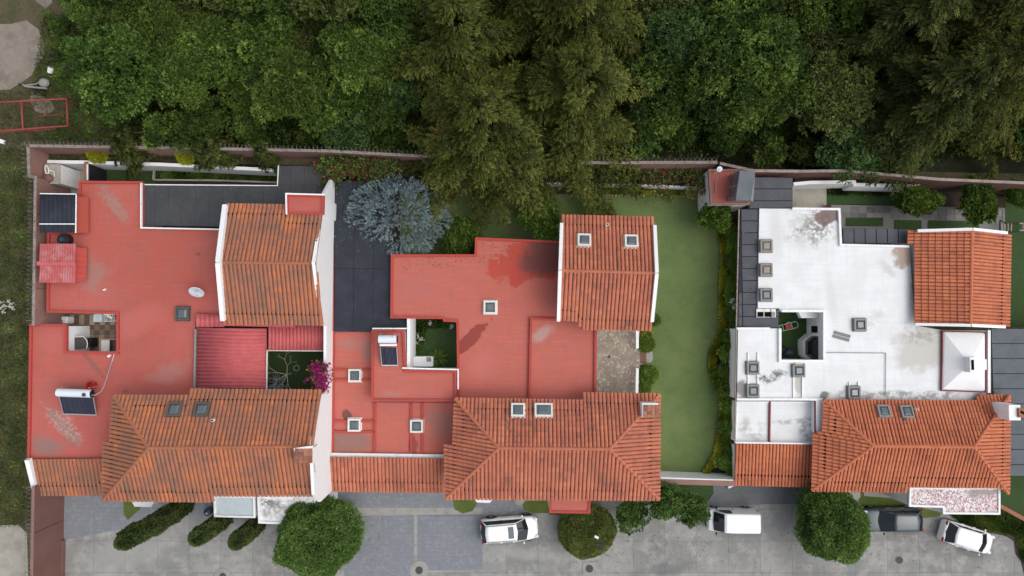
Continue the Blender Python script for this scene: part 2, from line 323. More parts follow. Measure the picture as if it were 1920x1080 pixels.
m_forest = mat('forest_floor', (.022, .026, .012), 1, [(1, (.04, .036, .02), .45, .65, .8), (10, (.012, .016, .008), .45, .65, .7)], bump=(8, .6, .1))
m_lawn = mat('lawn_turf', (.105, .158, .052), 1, [(.22, (.15, .195, .07), .42, .60, .9), (.7, (.095, .145, .05), .45, .65, .7), (4, (.15, .165, .07), .48, .68, .7), (35, (.045, .075, .024), .48, .68, .6)], bump=(45, .5, .03))
m_lawnd = mat('dark_green_turf', (.04, .08, .026), 1, [(.6, (.045, .07, .022), .45, .62, .8), (8, (.022, .045, .014), .45, .7, .7)], bump=(45, .5, .03))
m_lawny = mat('bright_turf', (.105, .14, .03), 1, [(1, (.075, .11, .028), .42, .62, .9), (14, (.06, .085, .02), .45, .7, .7)], bump=(40, .5, .03))
m_pave = None
def pavemat(name, a, b, bw, bh, rot=0, mortar=(.14, .145, .15)):
    m = mat(name, a, .9, [], ()); nt = m.node_tree; b_ = nt.nodes['Principled BSDF']
    mn = nt.nodes.new('ShaderNodeMapping'); mn.inputs['Rotation'].default_value = (0, 0, rot)
    g = nt.nodes.new('ShaderNodeNewGeometry'); nt.links.new(g.outputs['Position'], mn.inputs['Vector'])
    t = nt.nodes.new('ShaderNodeTexBrick'); nt.links.new(mn.outputs[0], t.inputs['Vector'])
    for k, x in (('Color1', (*a, 1)), ('Color2', (*b, 1)), ('Mortar', (*mortar, 1))): t.inputs[k].default_value = x
    for k, x in (('Scale', 1), ('Mortar Size', .014), ('Brick Width', bw), ('Row Height', bh), ('Bias', 0.)): t.inputs[k].default_value = x
    c = sockmix(nt, mp(nt, nz(nt, .5), .42, .62, 0, .6), t.outputs[0], tuple(x*.72 for x in a))
    c = sockmix(nt, mp(nt, nz(nt, 3), .5, .75, 0, .5), c, tuple(x*1.25 for x in a))
    nt.links.new(c, b_.inputs['Base Color']); return m
m_pave = pavemat('blue_grey_pavers', (.235, .248, .275), (.205, .22, .245), .2, .1)
m_pave3 = pavemat('dark_grey_pavers', (.15, .155, .165), (.13, .135, .145), .2, .1)
def mosaic(name, a, b, c3):
    m = mat(name, a, .85); nt = m.node_tree; b_ = nt.nodes['Principled BSDF']
    g = nt.nodes.new('ShaderNodeNewGeometry'); v = nt.nodes.new('ShaderNodeTexVoronoi'); v.inputs['Scale'].default_value = 7.5
    nt.links.new(g.outputs['Position'], v.inputs['Vector'])
    r = nt.nodes.new('ShaderNodeSeparateColor'); nt.links.new(v.outputs['Color'], r.inputs[0])
    c = sockmix(nt, mp(nt, r.outputs[0], .2, .9, 0, 1), a, b); c = sockmix(nt, mp(nt, r.outputs[1], .85, .9, 0, .8), c, c3)
    c = sockmix(nt, mp(nt, nz(nt, .7), .4, .65, 0, .5), c, tuple(x*.6 for x in a)); nt.links.new(c, b_.inputs['Base Color']); return m
m_mosaic = mosaic('terrace_mosaic', (.25, .20, .16), (.33, .275, .22), (.5, .44, .37))
m_tilef1 = mat('patio_tile', (.2, .13, .09), .6, tint=[(.10, .065, .045), (.17, .115, .08), (.21, .145, .10), (.36, .29, .22)])
m_flag = mat('grey_flagstone', (.16, .15, .155), .9, [(3, (.2, .19, .19), .45, .7, .7)], tint=[(.11, .105, .11), (.2, .19, .19), (.27, .25, .24)])
m_fr_dark = mat('dark_bronze_frame', (.10, .085, .07), .6, [(6, (.15, .13, .11), .5, .7, .6)])
m_fr_wht = mat('white_frame', (.68, .68, .64), .6, [(6, (.5, .49, .45), .5, .7, .6)])
m_fr_gry = mat('grey_frame', (.24, .24, .225), .7, [(6, (.16, .16, .15), .5, .7, .6)])
m_glass = mat('skylight_glass', (.10, .125, .14), .12, spec=.6)
m_glassb = mat('dusty_skylight_glass', (.22, .19, .155), .35, spec=.5)
m_carglass = mat('car_glass', (.012, .014, .018), .05, spec=.6)
m_tyre = mat('tyre_rubber', (.015, .015, .015), .9)
m_rim = mat('wheel_rim', (.35, .35, .36), .35, metal=.8)
m_carw = mat('white_car_paint', (.82, .83, .82), .3, coat=.6, spec=.5)
m_carg = mat('slate_car_paint', (.055, .075, .09), .35, coat=.35, spec=.5)
m_black = mat('black_plastic', (.016, .016, .018), .6)
m_lred = mat('red_lamp', (.35, .01, .012), .2, spec=.6)
m_lclr = mat('clear_lamp', (.6, .62, .64), .15, spec=.6)
m_steel = mat('brushed_steel', (.55, .58, .60), .35, metal=.7)
m_tankw = mat('white_tank_enamel', (.66, .73, .78), .35, spec=.5)
m_tubes = mat('evacuated_tube_glass', (.045, .050, .085), .2, spec=.6, tint=[(.03, .033, .06), (.06, .062, .10)])
m_redmetal = mat('red_painted_pipe', (.30, .065, .05), .6, [(5, (.25, .06, .05), .5, .7, .6)])
m_redplastic = mat('red_plastic', (.42, .02, .018), .4)
m_brick = mat('clay_brick', (.3, .12, .075), .9, tint=[(.2, .09, .06), (.30, .125, .08), (.38, .17, .11)])
m_wood = mat('brown_wood', (.17, .085, .045), .8, [(8, (.1, .05, .03), .45, .7, .6)])
m_bark = mat('bark', (.075, .055, .038), .95, [(10, (.12, .10, .08), .45, .7, .6)], bump=(20, .5))
m_palebark = mat('bleached_wood', (.4, .36, .29), .9)
m_bluepot = mat('dark_blue_glazed_pot', (.03, .045, .07), .35, spec=.5)
m_iron = mat('cast_iron', (.06, .058, .055), .7, [(14, (.1, .095, .09), .45, .7, .6)])
m_wire = mat('galvanised_wire', (.28, .28, .27), .5, metal=.5)
m_plant1 = mat('grey_plank', (.2, .2, .2), .8)
m_greenmetal = mat('pale_green_tube', (.35, .62, .48), .5)
m_stone = mat('edging_stone', (.33, .3, .25), .9, tint=[(.12, .1, .08), (.33, .3, .25), (.5, .47, .4)])
# leaf materials
L_yel = leafmat('leaf_yellow_green', [(.026, .05, .012), (.085, .14, .026), (.165, .25, .045), (.30, .40, .09)], .28, .2, mul=.95)
L_mid = leafmat('leaf_mid_green', [(.02, .042, .010), (.068, .118, .024), (.13, .205, .040), (.24, .34, .07)], .28, .2, mul=.95)
L_blue = leafmat('leaf_blue_green', [(.018, .04, .014), (.052, .10, .030), (.10, .175, .05), (.20, .30, .09)], .25, .2, mul=1.0)
L_olive = leafmat('leaf_olive_with_seed_heads', [(.028, .042, .010), (.085, .115, .028), (.16, .195, .05), (.28, .29, .12)], .25, .2, (1.3, (.17, .14, .10), .60, .70, .6), mul=.92)
L_con = leafmat('cypress_scale_leaf', [(.016, .024, .006), (.055, .068, .013), (.115, .13, .024), (.23, .225, .055)], .2, .15, (.5, (.20, .15, .035), .60, .72, .4), mul=.92)
L_condk = leafmat('dark_cypress_scale_leaf', [(.012, .020, .006), (.040, .054, .012), (.085, .105, .024), (.17, .18, .05)], .18, .15, mul=.9)
L_sil = leafmat('silver_blue_needle', [(.055, .075, .08), (.12, .165, .175), (.19, .25, .265), (.29, .36, .375)], .12, .05, (1.8, (.13, .10, .085), .58, .68, .6), mul=1.3)
L_fic = leafmat('glossy_ficus_leaf', [(.022, .05, .012), (.06, .11, .026), (.11, .18, .042), (.18, .26, .07)], .25, .08, mul=1.3)
L_top = leafmat('clipped_bush_leaf', [(.04, .055, .014), (.08, .11, .026), (.13, .165, .04), (.2, .2, .07)], .2, .05, (1.1, (.13, .08, .045), .54, .68, .6), mul=1.3)
L_cyp = leafmat('column_cypress_leaf', [(.02, .034, .010), (.055, .08, .024), (.10, .135, .042), (.15, .18, .06)], .15, .1, mul=1.1)
L_cit = leafmat('citrus_leaf', [(.026, .052, .008), (.06, .105, .016), (.11, .165, .026), (.20, .25, .05)], .28, .1, mul=1.3)
L_gold = leafmat('golden_shrub_leaf', [(.10, .12, .008), (.20, .22, .014), (.30, .31, .022), (.42, .42, .05)], .25, .1, mul=1.35)
L_hedge = leafmat('hedge_leaf', [(.024, .045, .008), (.05, .085, .015), (.085, .13, .022), (.14, .19, .04)], .25, .25, mul=2.5)
L_mag = leafmat('magenta_bract', [(.16, .01, .06), (.34, .015, .14), (.50, .03, .24), (.62, .08, .36)], .3, .05)
L_crim = leafmat('crimson_bract', [(.10, .012, .02), (.22, .02, .04), (.34, .03, .07), (.42, .06, .12)], .3, .1)
L_grass = leafmat('wild_grass_blade', [(.05, .06, .024), (.13, .11, .055), (.085, .11, .032), (.20, .18, .10)], .25, .1)
L_flow = leafmat('white_flower', [(.6, .58, .5), (.75, .74, .68)], .2, .02)
# ---------------------------------------------------------------- foliage
RS = np.random.RandomState(11)
def unit(a): return a/np.maximum(1e-6, np.linalg.norm(a, axis=-1, keepdims=True))
def leafmesh(name, C, D, L, Wd, T, m, droop=.15, fold=0):
    n = len(C); up = RS.normal(size=(n, 3))*.6+np.array([0, 0, 1.]); S = unit(np.cross(D, up))
    L = np.broadcast_to(L, (n,))[:, None]; Wd = np.broadcast_to(Wd, (n,))[:, None]
    mid = C+D*L*.5; tip = C+D*L-np.array([0, 0, 1.])*L*droop
    V = np.stack([C, mid+S*Wd*.5, tip, mid-S*Wd*.5], 1).reshape(-1, 3)
    me = bpy.data.meshes.new(name); me.vertices.add(4*n); me.vertices.foreach_set('co', V.astype(np.float32).ravel())
    me.loops.add(4*n); me.loops.foreach_set('vertex_index', np.arange(4*n, dtype=np.int32))
    me.polygons.add(n); me.polygons.foreach_set('loop_start', np.arange(0, 4*n, 4, dtype=np.int32))
    try: me.polygons.foreach_set('loop_total', np.full(n, 4, dtype=np.int32))
    except Exception: pass
    me.update(calc_edges=True)
    at = me.attributes.new('tint', 'FLOAT', 'FACE'); at.data.foreach_set('value', np.clip(T, 0, 1).astype(np.float32))
    me.materials.append(m); return me
def rosettes(P, N, k, L, Wd, spread=1., upb=.35, tl=None):
    """k leaves around each point P with outward direction N"""
    n = len(P); P2 = np.repeat(P, k, 0); N2 = np.repeat(N, k, 0)
    D = unit(N2*.6+RS.normal(size=(n*k, 3))*spread*.7+np.array([0, 0, upb]))
    return P2+D*.02, D, L*(RS.uniform(.65, 1.25, n*k)), Wd*RS.uniform(.7, 1.25, n*k), (np.repeat(tl, k)+RS.normal(size=n*k)*.13)
def sph(n): return unit(RS.normal(size=(n, 3)))
def broad(name, m, R=(3, 3, 2.2), nl=34, lr=(.45, .95), ros=60, k=8, L=.27, Wd=.10, upb=.35, fill=.12, spread=1., base=0.):
    """crown of many small leafy lobes with gaps between them, centred on the origin"""
    Ps, Ns, Ts = [], [], []
    for i in range(nl):
        d = sph(1)[0]; d[2] = abs(d[2])-.2*(RS.rand() < .35); d = unit(d[None])[0]
        r = RS.uniform(*lr); c = d*np.array(R)*RS.uniform(.62, 1.0); c -= d*r*.5
        n = max(5, int(ros*r*r)); s = sph(n); s[:, 2] = np.where(RS.rand(n) < .85, np.abs(s[:, 2]), s[:, 2])
        rr = r*(1-.4*RS.rand(n)**2)
        Ps.append(c+s*rr[:, None]*np.array([1, 1, .7])); Ns.append(unit(s+.35*d[None]))
        Ts.append(.40+base+RS.normal()*.15+RS.normal(size=n)*.13)
    P = np.concatenate(Ps); N = np.concatenate(Ns); T = np.concatenate(Ts)
    C, D, LL, WW, TT = rosettes(P, N, k, L, Wd, spread, upb, T)
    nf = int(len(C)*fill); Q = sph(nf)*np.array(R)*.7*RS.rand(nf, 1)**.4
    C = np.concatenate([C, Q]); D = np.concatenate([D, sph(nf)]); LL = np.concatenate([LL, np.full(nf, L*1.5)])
    WW = np.concatenate([WW, np.full(nf, Wd*1.8)]); TT = np.concatenate([TT, np.full(nf, .12)])  # inner leaves get a dark tint: shade in the gaps put into the colour
    return leafmesh(name, C, D, LL, WW, TT, m)
def conifer(name, m, R=6., h=14., z0=1.5, step=.5, nb=7, L=.27, Wd=.085, droop=.25, pw=.7, pl=1.0):
    """cypress: whorled boughs carrying flat drooping fans of foliage"""
    Cs, Ds, Ls, Ts = [], [], [], []; z = z0; az = RS.uniform(0, 6)
    lean = RS.normal(size=2)*.5
    while z < h-.15:
        f = (z-z0)/(h-z0); r = R*(1-f)**pw+.15
        for b in range(max(3, int(nb*(.45+.65*(1-f))))):
            az += 2.4+RS.normal()*.5; rl = r*RS.choice([.5, .72, .85, .95, 1.12])*RS.uniform(.9, 1.1)
            d = np.array([math.cos(az), math.sin(az), 0.]); sd = np.array([-d[1], d[0], 0.]); bend = RS.normal()*.18; tb = RS.normal()*.10
            zz0 = z+RS.uniform(-.3, .3); npl = max(3, int(rl/.30))
            for j in range(npl):
                s = .22+.78*(j+RS.rand()*.6)/npl
                for side in (-1, 1):
                    if RS.rand() < .14: continue
                    o = (d+sd*bend*s)*s*rl+np.array([lean[0]*f, lean[1]*f, zz0+rl*(.34*s-.46*s*s)])
                    an = math.radians(RS.uniform(18, 62))*side; pd = d*math.cos(an)+sd*math.sin(an)+np.array([0, 0, RS.uniform(-.55, -.05)]); pd = pd/np.linalg.norm(pd)
                    ps = np.cross(pd, [0, 0, 1.]); ps /= max(1e-5, np.linalg.norm(ps)); ps = ps+np.array([0, 0, RS.normal()*.25])
                    ln = pl*(.55+.5*(1-s))*RS.uniform(.7, 1.25)*min(1., .35+rl/4); n = 7; t = np.linspace(.1, 1, n); tp = RS.normal()*.13
                    sp = o+pd*t[:, None]*ln-np.array([0, 0, 1.])*(t**2*ln*.22)[:, None]
                    for q in (-1, 1):
                        wl = .30*ln*(1-t*.75)+.05
                        for e in (.45, 1.):
                            c = sp+ps*q*(wl*e)[:, None]+pd*(wl*e*.7)[:, None]
                            Cs.append(c+RS.normal(size=c.shape)*.025); Ds.append(unit(pd*.8+ps*q*.6+RS.normal(size=c.shape)*.22)); Ls.append(np.full(n, L)*RS.uniform(.7, 1.2, n)); Ts.append(.30+tb+tp+.22*t+.12*e*s+RS.normal(size=n)*.07)
        z += step*(1+.2*RS.normal())
    return leafmesh(name, np.concatenate(Cs), np.concatenate(Ds), np.concatenate(Ls), Wd, np.concatenate(Ts), m, droop)
def shell(name, m, R, n, L, Wd, lump=.08, lf=1.2, upb=.2, shape=None, k=3, rough=.05, base=0., spread=.9):
    """clipped or naturally dense crown: rosettes on a lumpy closed surface"""
    s = sph(n); s[:, 2] = np.where(RS.rand(n) < .7, np.abs(s[:, 2]), s[:, 2])
    off = np.array([noise.noise(Vector(q)*lf+Vector((3, 1, 7))) for q in s]); off2 = np.array([noise.noise(Vector(q)*lf*3.1) for q in s])
    rad = 1+lump*off*2+lump*.8*off2-rough*np.abs(RS.normal(size=n))
    P = s*rad[:, None]*np.array(R)
    if shape: P = shape(P)
    C, D, LL, WW, TT = rosettes(P, s, k, L, Wd, spread, upb, .45+base+off*.35+off2*.25+RS.normal(size=n)*.08)  # tint follows the lumps: shade of the hollows put into the leaf colour
    nf = n//2; Q = sph(nf)*np.array(R)*(.8-.25*RS.rand(nf, 1))
    if shape: Q = shape(Q)
    C = np.concatenate([C, Q]); D = np.concatenate([D, sph(nf)]); LL = np.concatenate([LL, np.full(nf, L*2.)]); WW = np.concatenate([WW, np.full(nf, Wd*3)]); TT = np.concatenate([TT, np.full(nf, .15)])  # inner leaves tinted dark, the crown's inner shade painted in
    return leafmesh(name, C, D, LL, WW, TT, m)
def trunk_mesh(h, r, limbs=5, spread=1.4, lean=0, m=None):
    mb = MB(); mb.cyl((0, 0, 0), (lean, 0, h), r, r*.55, 8)
    for i in range(limbs):
        a = i*2.4; z = h*(.55+.09*i); mb.cyl((lean*z/h, 0, z), (math.cos(a)*spread, math.sin(a)*spread, z+spread*.8), r*.4, r*.12, 5)
    return mb.mesh('trunk', m or m_bark)
def obj(name, me, parent=None, loc=(0, 0, 0), rot=(0, 0, 0), scale=(1, 1, 1)):
    o = bpy.data.objects.new(name, me); COL.objects.link(o); o.parent = parent; o.location = loc; o.rotation_euler = rot; o.scale = scale
    return o
def tree(name, label, cat, crown, trunk, base, zc, s=1., rz=0, group=None, sz=None):
    """base = world point on the ground, zc = height of the crown's centre"""
    t = thing(name, label, cat, base, group)
    obj('crown', crown, t, (0, 0, zc), (0, 0, rz), (s, s, sz or s))
    obj('trunk', trunk, t, (0, 0, 0), (0, 0, rz), (1, 1, max(.3, zc/4.)))
    return t
TR = trunk_mesh(4.2, .16); TRC = trunk_mesh(4.2, .26, 0)
# ---------------------------------------------------------------- the setting
def sheet(name, pts, z, m, kind='structure', th=.3, w=False):
    mb = MB(); mb.prism(pts if w else W2(pts, z), z-th, z, 0); return mb.build(name, m, kind=kind)
g = MB(); N = 26
mb = MB(); mb.prism([(-150, -130), (150, -130), (150, 150), (-150, 150)], -1.2, 0); mb.build('ground', m_ground, kind='structure')
sheet('forest_floor', [(150, -400), (2600, -400), (2600, 338), (1415, 316), (1350, 303), (620, 281), (235, 276), (215, 225), (190, 150), (150, 60)], .012, m_forest)
sheet('bare_earth', [(-500, 40), (20, 45), (50, 38), (72, 55), (84, 85), (82, 105), (68, 122), (60, 140), (40, 155), (18, 168), (-500, 175)], .02, m_dirt)
sheet('bare_earth', [(58, 172), (76, 176), (96, 190), (104, 206), (84, 216), (66, 208), (56, 190)], .02, m_dirt)
sheet('bare_earth', [(60, -6), (96, -8), (98, 4), (86, 16), (72, 6)], .02, m_dirt)
sheet('neighbour_yard', [(-600, 990), (0, 985), (34, 984), (50, 1000), (55, 1140), (-600, 1140)], .05, m_bands)
# street of poured slabs
st = bpy.data.objects.new('street', None); COL.objects.link(st); st['kind'] = 'structure'
street_poly = W2([(116, 925), (2600, 925), (2600, 1300), (116, 1300)], 0)
mb = MB(); mb.prism(street_poly, -.3, .02); b = mb.build('street_base', m_joint, st)
k = 0
for c in cells(street_poly, 2.42, 2.38, 0, .014, org=W(118, 1014, 0).xy):
    xs = sum(p[0] for p in c)/len(c); ys = sum(p[1] for p in c)/len(c)
    if abs(xs) > 46 or ys < -27: continue
    mb = MB(); mb.prism(c, .0, .05+random.uniform(-.004, .004), t=random.random()); mb.build('concrete_slab', m_conc, st)
def patch(name, pts, z, m, edge=None, h=.0):
    sheet(name, pts, z, m)
    if edge:
        mb = MB(); q = [(*p, z+h) for p in W2(pts, z)]; mb.ribbon(q, .12, .15+h, True); mb.build('kerb', edge, kind='structure')
patch('paved_driveway', [(114, 915), (400, 915), (400, 962), (352, 966), (245, 988), (114, 1014)], .066, m_pave)
patch('paved_driveway', [(625, 905), (960, 905), (968, 935), (905, 952), (640, 952)], .066, m_pave)
patch('concrete_strip', [(636, 952), (905, 952), (905, 966), (640, 967)], .066, m_band)
patch('paved_driveway', [(640, 968), (776, 966), (777, 1079), (776, 1120), (648, 1120)], .066, m_pave)
patch('paved_driveway', [(783, 966), (905, 965), (905, 1068), (783, 1070)], .066, m_pave)
patch('paved_driveway', [(905, 930), (985, 930), (985, 958), (905, 964)], .072, m_pave)
patch('paved_driveway', [(1330, 902), (1620, 902), (1500, 945), (1325, 947)], .066, m_pave3)
patch('lawn', [(848, 925), (885, 925), (896, 942), (886, 958), (868, 963), (852, 955)], .09, m_lawny)
patch('lawn', [(980, 940), (1032, 938), (1032, 962), (1000, 962), (982, 955)], .09, m_lawny)
patch('lawn', [(1030, 930), (1060, 930), (1060, 965), (1030, 965)], .08, m_lawny)
patch('lawn', [(232, 930), (262, 930), (262, 955), (240, 975), (232, 965)], .09, m_lawny)
patch('lawn', [(1240, 906), (1337, 906), (1338, 925), (1325, 944), (1300, 950), (1240, 952)], .09, m_lawnd)
patch('lawn', [(1610, 926), (1660, 930), (1700, 945), (1768, 962), (1760, 968), (1730, 972), (1640, 962), (1612, 955)], .09, m_lawny)
patch('garden_bed', [(1762, 950), (1900, 945), (2500, 1000), (2500, 1300), (1950, 1200), (1915, 1052), (1905, 1040), (1902, 1015), (1885, 1005), (1850, 998), (1800, 978)], .09, m_soil)
patch('lawn', [(1875, 892), (2500, 892), (2500, 1000), (1915, 968), (1875, 952)], .11, m_lawnd)
patch('lawn', [(1885, 370), (2500, 370), (2500, 612), (1885, 612)], .05, m_lawnd)
# gardens behind and between the houses
patch('garden_ground', [(60, 300), (520, 312), (620, 330), (900, 330), (1320, 330), (1400, 345), (2500, 360), (2500, 380), (1500, 400), (1385, 425), (1385, 905), (1240, 905), (1200, 745), (60, 700)], .02, m_soil)
patch('lawn', [(750, 362), (1340, 366), (1330, 395), (1337, 428), (1347, 440), (1350, 470), (1347, 520), (1347, 560), (1346, 620), (1341, 638), (1329, 658), (1327, 690), (1333, 710), (1343, 735), (1349, 760), (1345, 800), (1337, 850), (1312, 893), (1200, 896), (1195, 600), (1000, 470), (750, 480)], .05, m_lawn)
patch('lawn', [(190, 300), (292, 302), (292, 345), (190, 345)], .05, m_lawnd)
patch('paved_yard', [(120, 300), (180, 300), (180, 360), (90, 372), (62, 372)], .045, m_bands)
patch('courtyard_lawn', [(500, 650), (615, 650), (615, 735), (500, 735)], .05, m_lawnd)
patch('courtyard_lawn', [(765, 592), (865, 592), (865, 700), (765, 700)], .05, m_lawnd)
patch('courtyard_lawn', [(1458, 578), (1550, 578), (1550, 680), (1458, 680)], .05, m_lawnd)
patch('paved_yard', [(1485, 345), (1550, 345), (1550, 400), (1485, 400)], .06, m_bands)
patch('lawn', [(1550, 362), (1700, 366), (1700, 384), (1550, 382)], .07, m_lawnd)
patch('lawn', [(1586, 408), (1656, 408), (1656, 424), (1586, 424)], .07, m_lawnd)
patch('lawn', [(1677, 412), (1728, 413), (1728, 432), (1677, 430)], .07, m_lawnd)
patch('lawn', [(1740, 413), (1836, 415), (1836, 440), (1740, 436)], .07, m_lawnd)
# stone walk behind the white roofed house
pv = bpy.data.objects.new('stone_walk', None); COL.objects.link(pv); pv['kind'] = 'structure'
mb = MB(); mb.prism(W2([(1550, 384), (1885, 390), (1885, 442), (1550, 430)], 0), -.2, .035); mb.build('walk_base', m_joint, pv)
for c in cells(W2([(1550, 386), (1880, 392), (1880, 413), (1550, 408)], 0), .62, .5, -.02, .04):
    mb = MB(); mb.prism(c, 0, .06, t=random.random()); mb.build('flagstone', m_flag, pv)
# ---------------------------------------------------------------- boundary walls
def boundary(label, pts, zt, panel, side, wire=True, m=m_brownlt, capm=m_capdirty, cat='wall', bottom=0, wside=1):
    P = [W(a, b, zt).xy for a, b in pts]
    t = thing('perimeter_wall', label, cat, (P[0][0], P[0][1], 0))
    core = MB(); core.ribbon([(*p, zt-.06) for p in P], .12, zt-.06-bottom); core.build('wall_core', m_brown, t)
    cp = MB(); cp.ribbon([(*p, zt) for p in P], .2, .06); cp.build('coping', capm, t)
    for i in range(len(P)-1):
        a, b = Vector(P[i]), Vector(P[i+1]); L = (b-a).length; n = max(1, round(L/panel)); d = (b-a)/n; u = d.normalized(); nr = Vector((-u.y, u.x))*side
        for k in range(n):
            p0 = a+d*k+u*.025; p1 = a+d*(k+1)-u*.025
            mb = MB(); c = (p0+p1)/2+nr*(.06+.02); hw = (p1-p0)/2
            mb.obox((c.x, c.y, (zt-.09+bottom)/2), (hw.x, hw.y, 0), (nr.x*.02, nr.y*.02, 0), (0, 0, (zt-.09-bottom)/2)); mb.build('wall_panel', m, t)
    if wire:
        mb = MB(); R = .2
        for i in range(len(P)-1):
            a, b = Vector(P[i]), Vector(P[i+1]); L = (b-a).length; u = (b-a)/L; nr = Vector((-u.y, u.x))*(-side)
            n = int(L/.30)*9; pr = None
            for k in range(n+1):
                ph = k/9*2*math.pi; q = a+u*(L*k/n)+nr*(.12+R*math.cos(ph)); z = zt+.22+R*math.sin(ph)
                p = Vector((q.x, q.y, z))
                if pr is not None: mb.cyl(pr, p, .009, .009, 3, caps=False)
                pr = p
            for k in range(int(L/2.6)+1):
                q = a+u*min(L, k*2.6); mb.cyl((q.x, q.y, zt), (q.x+nr.x*.15, q.y+nr.y*.15, zt+.5), .025, .025, 4)
        mb.build('razor_wire', m_wire, t, kind='stuff')
    return t
boundary('pinkish brown garden wall with razor wire along the forest edge behind the left red roofed house', [(52, 273), (330, 277), (620, 283), (780, 292)], 3.9, 2.5, -1)
boundary('brown rear wall half hidden by conifers and red creepers behind the middle house garden', [(780, 292), (900, 299), (1130, 305), (1345, 304)], 3.9, 2.5, -1)
boundary('reddish brown panelled rear wall with grey coping behind the white roofed house', [(1350, 306), (1412, 320), (1505, 321), (1590, 320), (1620, 323), (1760, 336), (1925, 343), (2200, 350)], 3.6, 1.38, -1, wire=False, m=mat('red_brown_panel', (.16, .075, .062), .9, [(.8, (.11, .055, .045), .4, .7, .7)]))
boundary('tall brown side wall with coiled razor wire running down the left edge of the plot', [(52, 272), (54, 330), (66, 332), (62, 610)], 3.9, 2.6, 1)
boundary('plain brown wall beside the left driveway with razor wire on top', [(62, 912), (60, 1000), (58, 1140)], 3.4, 30, 1, m=m_brown, capm=m_brownlt)
# ---------------------------------------------------------------- building helpers
def flat(h, pts, z, m_top, wall=m_wall, par=.18, pw=.2, pm=None, zb=0, closed=True, par_pts=None, name='flat_roof', inner=None):
    """flat roof slab with a raised rim, and the walls below it; pts are photo pixels at height z"""
    P = W2(pts, z); r = MB(); r.prism(P, z-.22, z, 0); ro = r.build(name, m_top, h)
    if wall:
        q = offs(P, .03 if area2(P) > 0 else -.03); w = MB(); w.prism(q, zb, z-.225); w.build('wall', wall, h)
    if par:
        s = 1 if area2(P) > 0 else -1
        if par_pts is None: pp = offs(P, s*(pw/2-.02)); pp = [(*x, z+par) for x in pp]; m = MB(); m.ribbon(pp, pw, par+.1, True)
        else:
            m = MB()
            for seg in par_pts: m.ribbon([(*W(a, b, z+par).xy, z+par) for a, b in seg], pw, par+.1)
        m.build('parapet', pm or m_redcap, ro)
    return ro
def rib(h, pts, z, w, up, m, name='roof_kerb'):
    mb = MB(); mb.ribbon([(*W(a, b, z+up).xy, z+up) for a, b in pts], w, up+.05); return mb.build(name, m, h)
def bar3(mb, a, b, w, hh, m=0):
    a, b = Vector(a), Vector(b); d = (b-a)/2; u = d.normalized(); s = u.cross(Vector((0, 0, 1))).normalized(); n = s.cross(u)
    mb.obox((a+b)/2, d, s*w/2, n*hh/2, m)
TILES = {}
def tile_geo(L, w, h):
    """one barrel tile: x across, y uphill, z out of the roof"""
    vv = []; ts = [math.pi*i/4 for i in range(5)]
    for y, k, zz in ((0, 1., .045), (L*1.12, .86, .0)):
        for a in ts: vv.append((-math.cos(a)*w/2*k, y, math.sin(a)*h*k+zz))
    vv.append((-w/2, 0, -.02)); vv.append((w/2, 0, -.02))
    return vv, [(i, i+1, i+6, i+5) for i in range(4)]+[(10, 0, 1, 2, 3, 4, 11)][:0]+[(0, 10, 11, 4, 3, 2, 1)]
